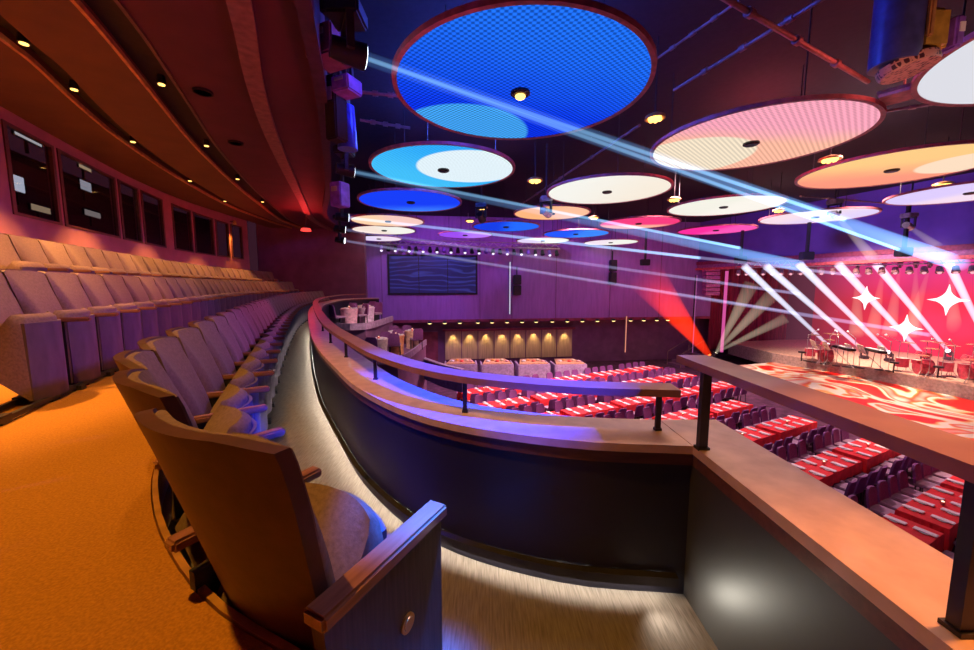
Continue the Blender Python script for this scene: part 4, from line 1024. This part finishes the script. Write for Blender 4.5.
# warm wash over the carpet and the rear rows
for i, (s, pw) in enumerate(((1.6, 1150), (3.4, 1150), (5.6, 1100), (8.2, 1000), (11.2, 900), (14.5, 800))):
    p = CA.off(-.08).at(s + 2.2)[0]
    spot('row_downlight', (p.x + .1, p.y, H - .05), (p.x - .25, p.y - .1, 0), WARM, pw, 78, .5, .06)
spot('carpet_downlight', (-1.9, .9, H - .05), (-1.9, 1.0, 0), (1.0, .46, .04), 480, 92, .7, .05)
spot('carpet_downlight', (-2.9, 3.2, H - .05), (-2.6, 2.9, 0), (1.0, .50, .10), 230, 70, .8, .05)
# coloured wash from the hall, with unseen spots added to tint armrest and rails
spot('hall_wash', (3.2, 5.5, 3.9), (-2.5, 3.3, .4), (.32, .14, 1.0), 640, 42, .6, .25)
spot('hall_wash', (1.5, 9.0, 3.9), (-3.9, 6.0, .4), (.36, .13, 1.0), 640, 58, .6, .25)
spot('hall_wash', (-1.0, 15.0, 3.9), (-6.0, 10.0, .8), (.60, .16, .50), 380, 66, .6, .25)
spot('arm_blue', (.5, 2.2, 3.9), (-.17, 1.22, .63), (.0, .13, 1.0), 9000, 9, .6, .1)
spot('rail_blue', (3.2, .2, 3.9), (-.12, 1.97, .88), (.0, .03, 1.0), 14000, 15.5, .7, .1)
spot('strip_end_fill', (.66, 1.46, .06), (.86, 1.16, .10), (1, .93, .78), 3.6, 150, 1, .03)  # spot added for the wall glow beside the end of the strip
spot('rail_orange', (2.3, .9, 3.9), (.98, .35, .9), (1.0, .33, .08), 700, 30, .7, .15)
spot('rail_pink', (1.9, 2.9, 3.9), (.75, 1.65, .8), (1.0, .62, .55), 300, 36, .8, .5)
spot('rail_red', (-1.5, 13.0, 3.9), (-3.4, 7.4, .8), (1.0, .04, .12), 900, 36, .7, .15)
# tables, far wall, stage
for (x, y, pw) in ((9.5, 9.5, 11500), (7.0, 14.0, 8000), (4.5, 18.5, 6500), (11.0, 16.0, 3600)):
    spot('table_wash', (x, y, CEIL - .4), (x, y, FZ), (1.0, .56, .60), pw, 110, .6, .3)
for (x, pw) in ((-3, 850), (4, 720), (11, 480)):
    spot('wall_wash', (x, 19.5, CEIL - .5), (x, 26, -.3), (.55, .22, 1.0) if x < 8 else (.75, .18, .7), pw, 120, .8, .3)
spot('stage_wash', (12, 17, CEIL - .3), (18, 17, SZ), (1.0, .66, .52), 7500, 80, .5, .3)
spot('stage_wash', (12.5, 13, CEIL - .3), (17.5, 12.5, SZ), (1.0, .66, .52), 5200, 80, .5, .3)
spot('platform_wash', (19.4, 19.5, CAMZ + .75), (22, 18, PZ), (1.0, .66, .48), 2600, 120, .5, .3)
spot('header_wash', (11, 15, 1.8), (18.5, 20, CAMZ + 2.4), (.30, .20, 1.0), 1500, 80, .6, .3)
point('blue_ceiling_glow', (-.5, 9.5, CAMZ + 3.4), (.06, .12, 1.0), 600, .4)  # point lights without a fixture, added to tint the dark ceiling
point('blue_ceiling_glow', (.5, 6.0, CAMZ + 3.5), (.05, .10, 1.0), 320, .4)
point('red_ceiling_glow', (6.5, 9.5, CAMZ + 3.4), (1.0, .10, .12), 120, .4)
spot('cluster_fill', (4.2, 2.6, 2.2), (4.85, 4.5, CAMZ + 2.7), (1.0, .45, .35), 110, 50, .7, .1)  # unseen spot added to brighten the hanging cluster
point('red_ceiling_glow', (6.2, 5.8, CAMZ + 3.1), (1.0, .12, .10), 60, .3)
spot('loge_wash', (-2.0, 12.5, CAMZ + 1.9), (-4.6, 15.6, CAMZ - 2.0), (1.0, .62, .52), 900, 50, .6, .2)
point('red_end_glow', at_depth(306, 233, 15.2), (1.0, .04, .04), 90, .12)
sw_ = PW.off(-.22).at(PW.len - 1.6)[0]; zz_ = at_depth(250, 224, sw_.y)[2]
o = thing('wall_lamp', 'small amber wall lamp at the far end of the booth wall', 'light', (sw_.x, sw_.y, zz_))
MB().lathe([(.05, .16), (.10, 0), (.09, 0), (.04, .14)], seg=16, cap=False).build('shade', K['gold'], o); MB().sphere((0, 0, .06), .045, 10).build('bulb', K['lamp'], o); MB().box((-.12, .02, .12), (.22, .03, .03)).build('arm', K['dark'], o)
spot('wall_lamp_glow', (sw_.x, sw_.y, zz_ - .05), (sw_.x - .12, sw_.y, zz_ - 2), (1.0, .36, .04), 420, 50, .7, .03)
q = at_depth(306, 231, 15.4); o = thing('ceiling_lamp', 'glowing red lamp under the balcony ceiling at its far end', 'light', q)
MB().lathe([(.0, .1), (.16, .1), (.2, 0), (.0, -.03)], seg=20).build('lens', emis('red_lamp', (1, .05, .04), 2), o); MB().cone((0, 0, .1), (0, 0, H - q[2]), .02, .02, 8).build('stem', K['dark'], o)
spot('ceiling_up_red', (1.0, 4.5, 1.2), (-2.6, 5.5, H), (.9, .05, .16), 200, 90, .8, .3)

w_ = bpy.data.worlds.new('world'); scene.world = w_; w_.use_nodes = True
bg = w_.node_tree.nodes['Background']; bg.inputs[0].default_value = (.60, .16, .32, 1); bg.inputs[1].default_value = .055

cam = bpy.data.cameras.new('camera'); co = bpy.data.objects.new('camera', cam); COL.objects.link(co)
cam.sensor_width = 36; cam.lens = F/974*36; cam.clip_start = .02; cam.clip_end = 200
co.location = (0, 0, CAMZ); co.rotation_euler = (PI/2 - PITCH, 0, 0)
scene.camera = co
scene.view_settings.view_transform = 'Standard'; scene.view_settings.look = 'None'; scene.view_settings.exposure = 0; scene.view_settings.gamma = 1
scene.cycles.transparent_max_bounces = 48; scene.cycles.max_bounces = 6; scene.cycles.volume_bounces = 0
scene.cycles.sample_clamp_indirect = 4
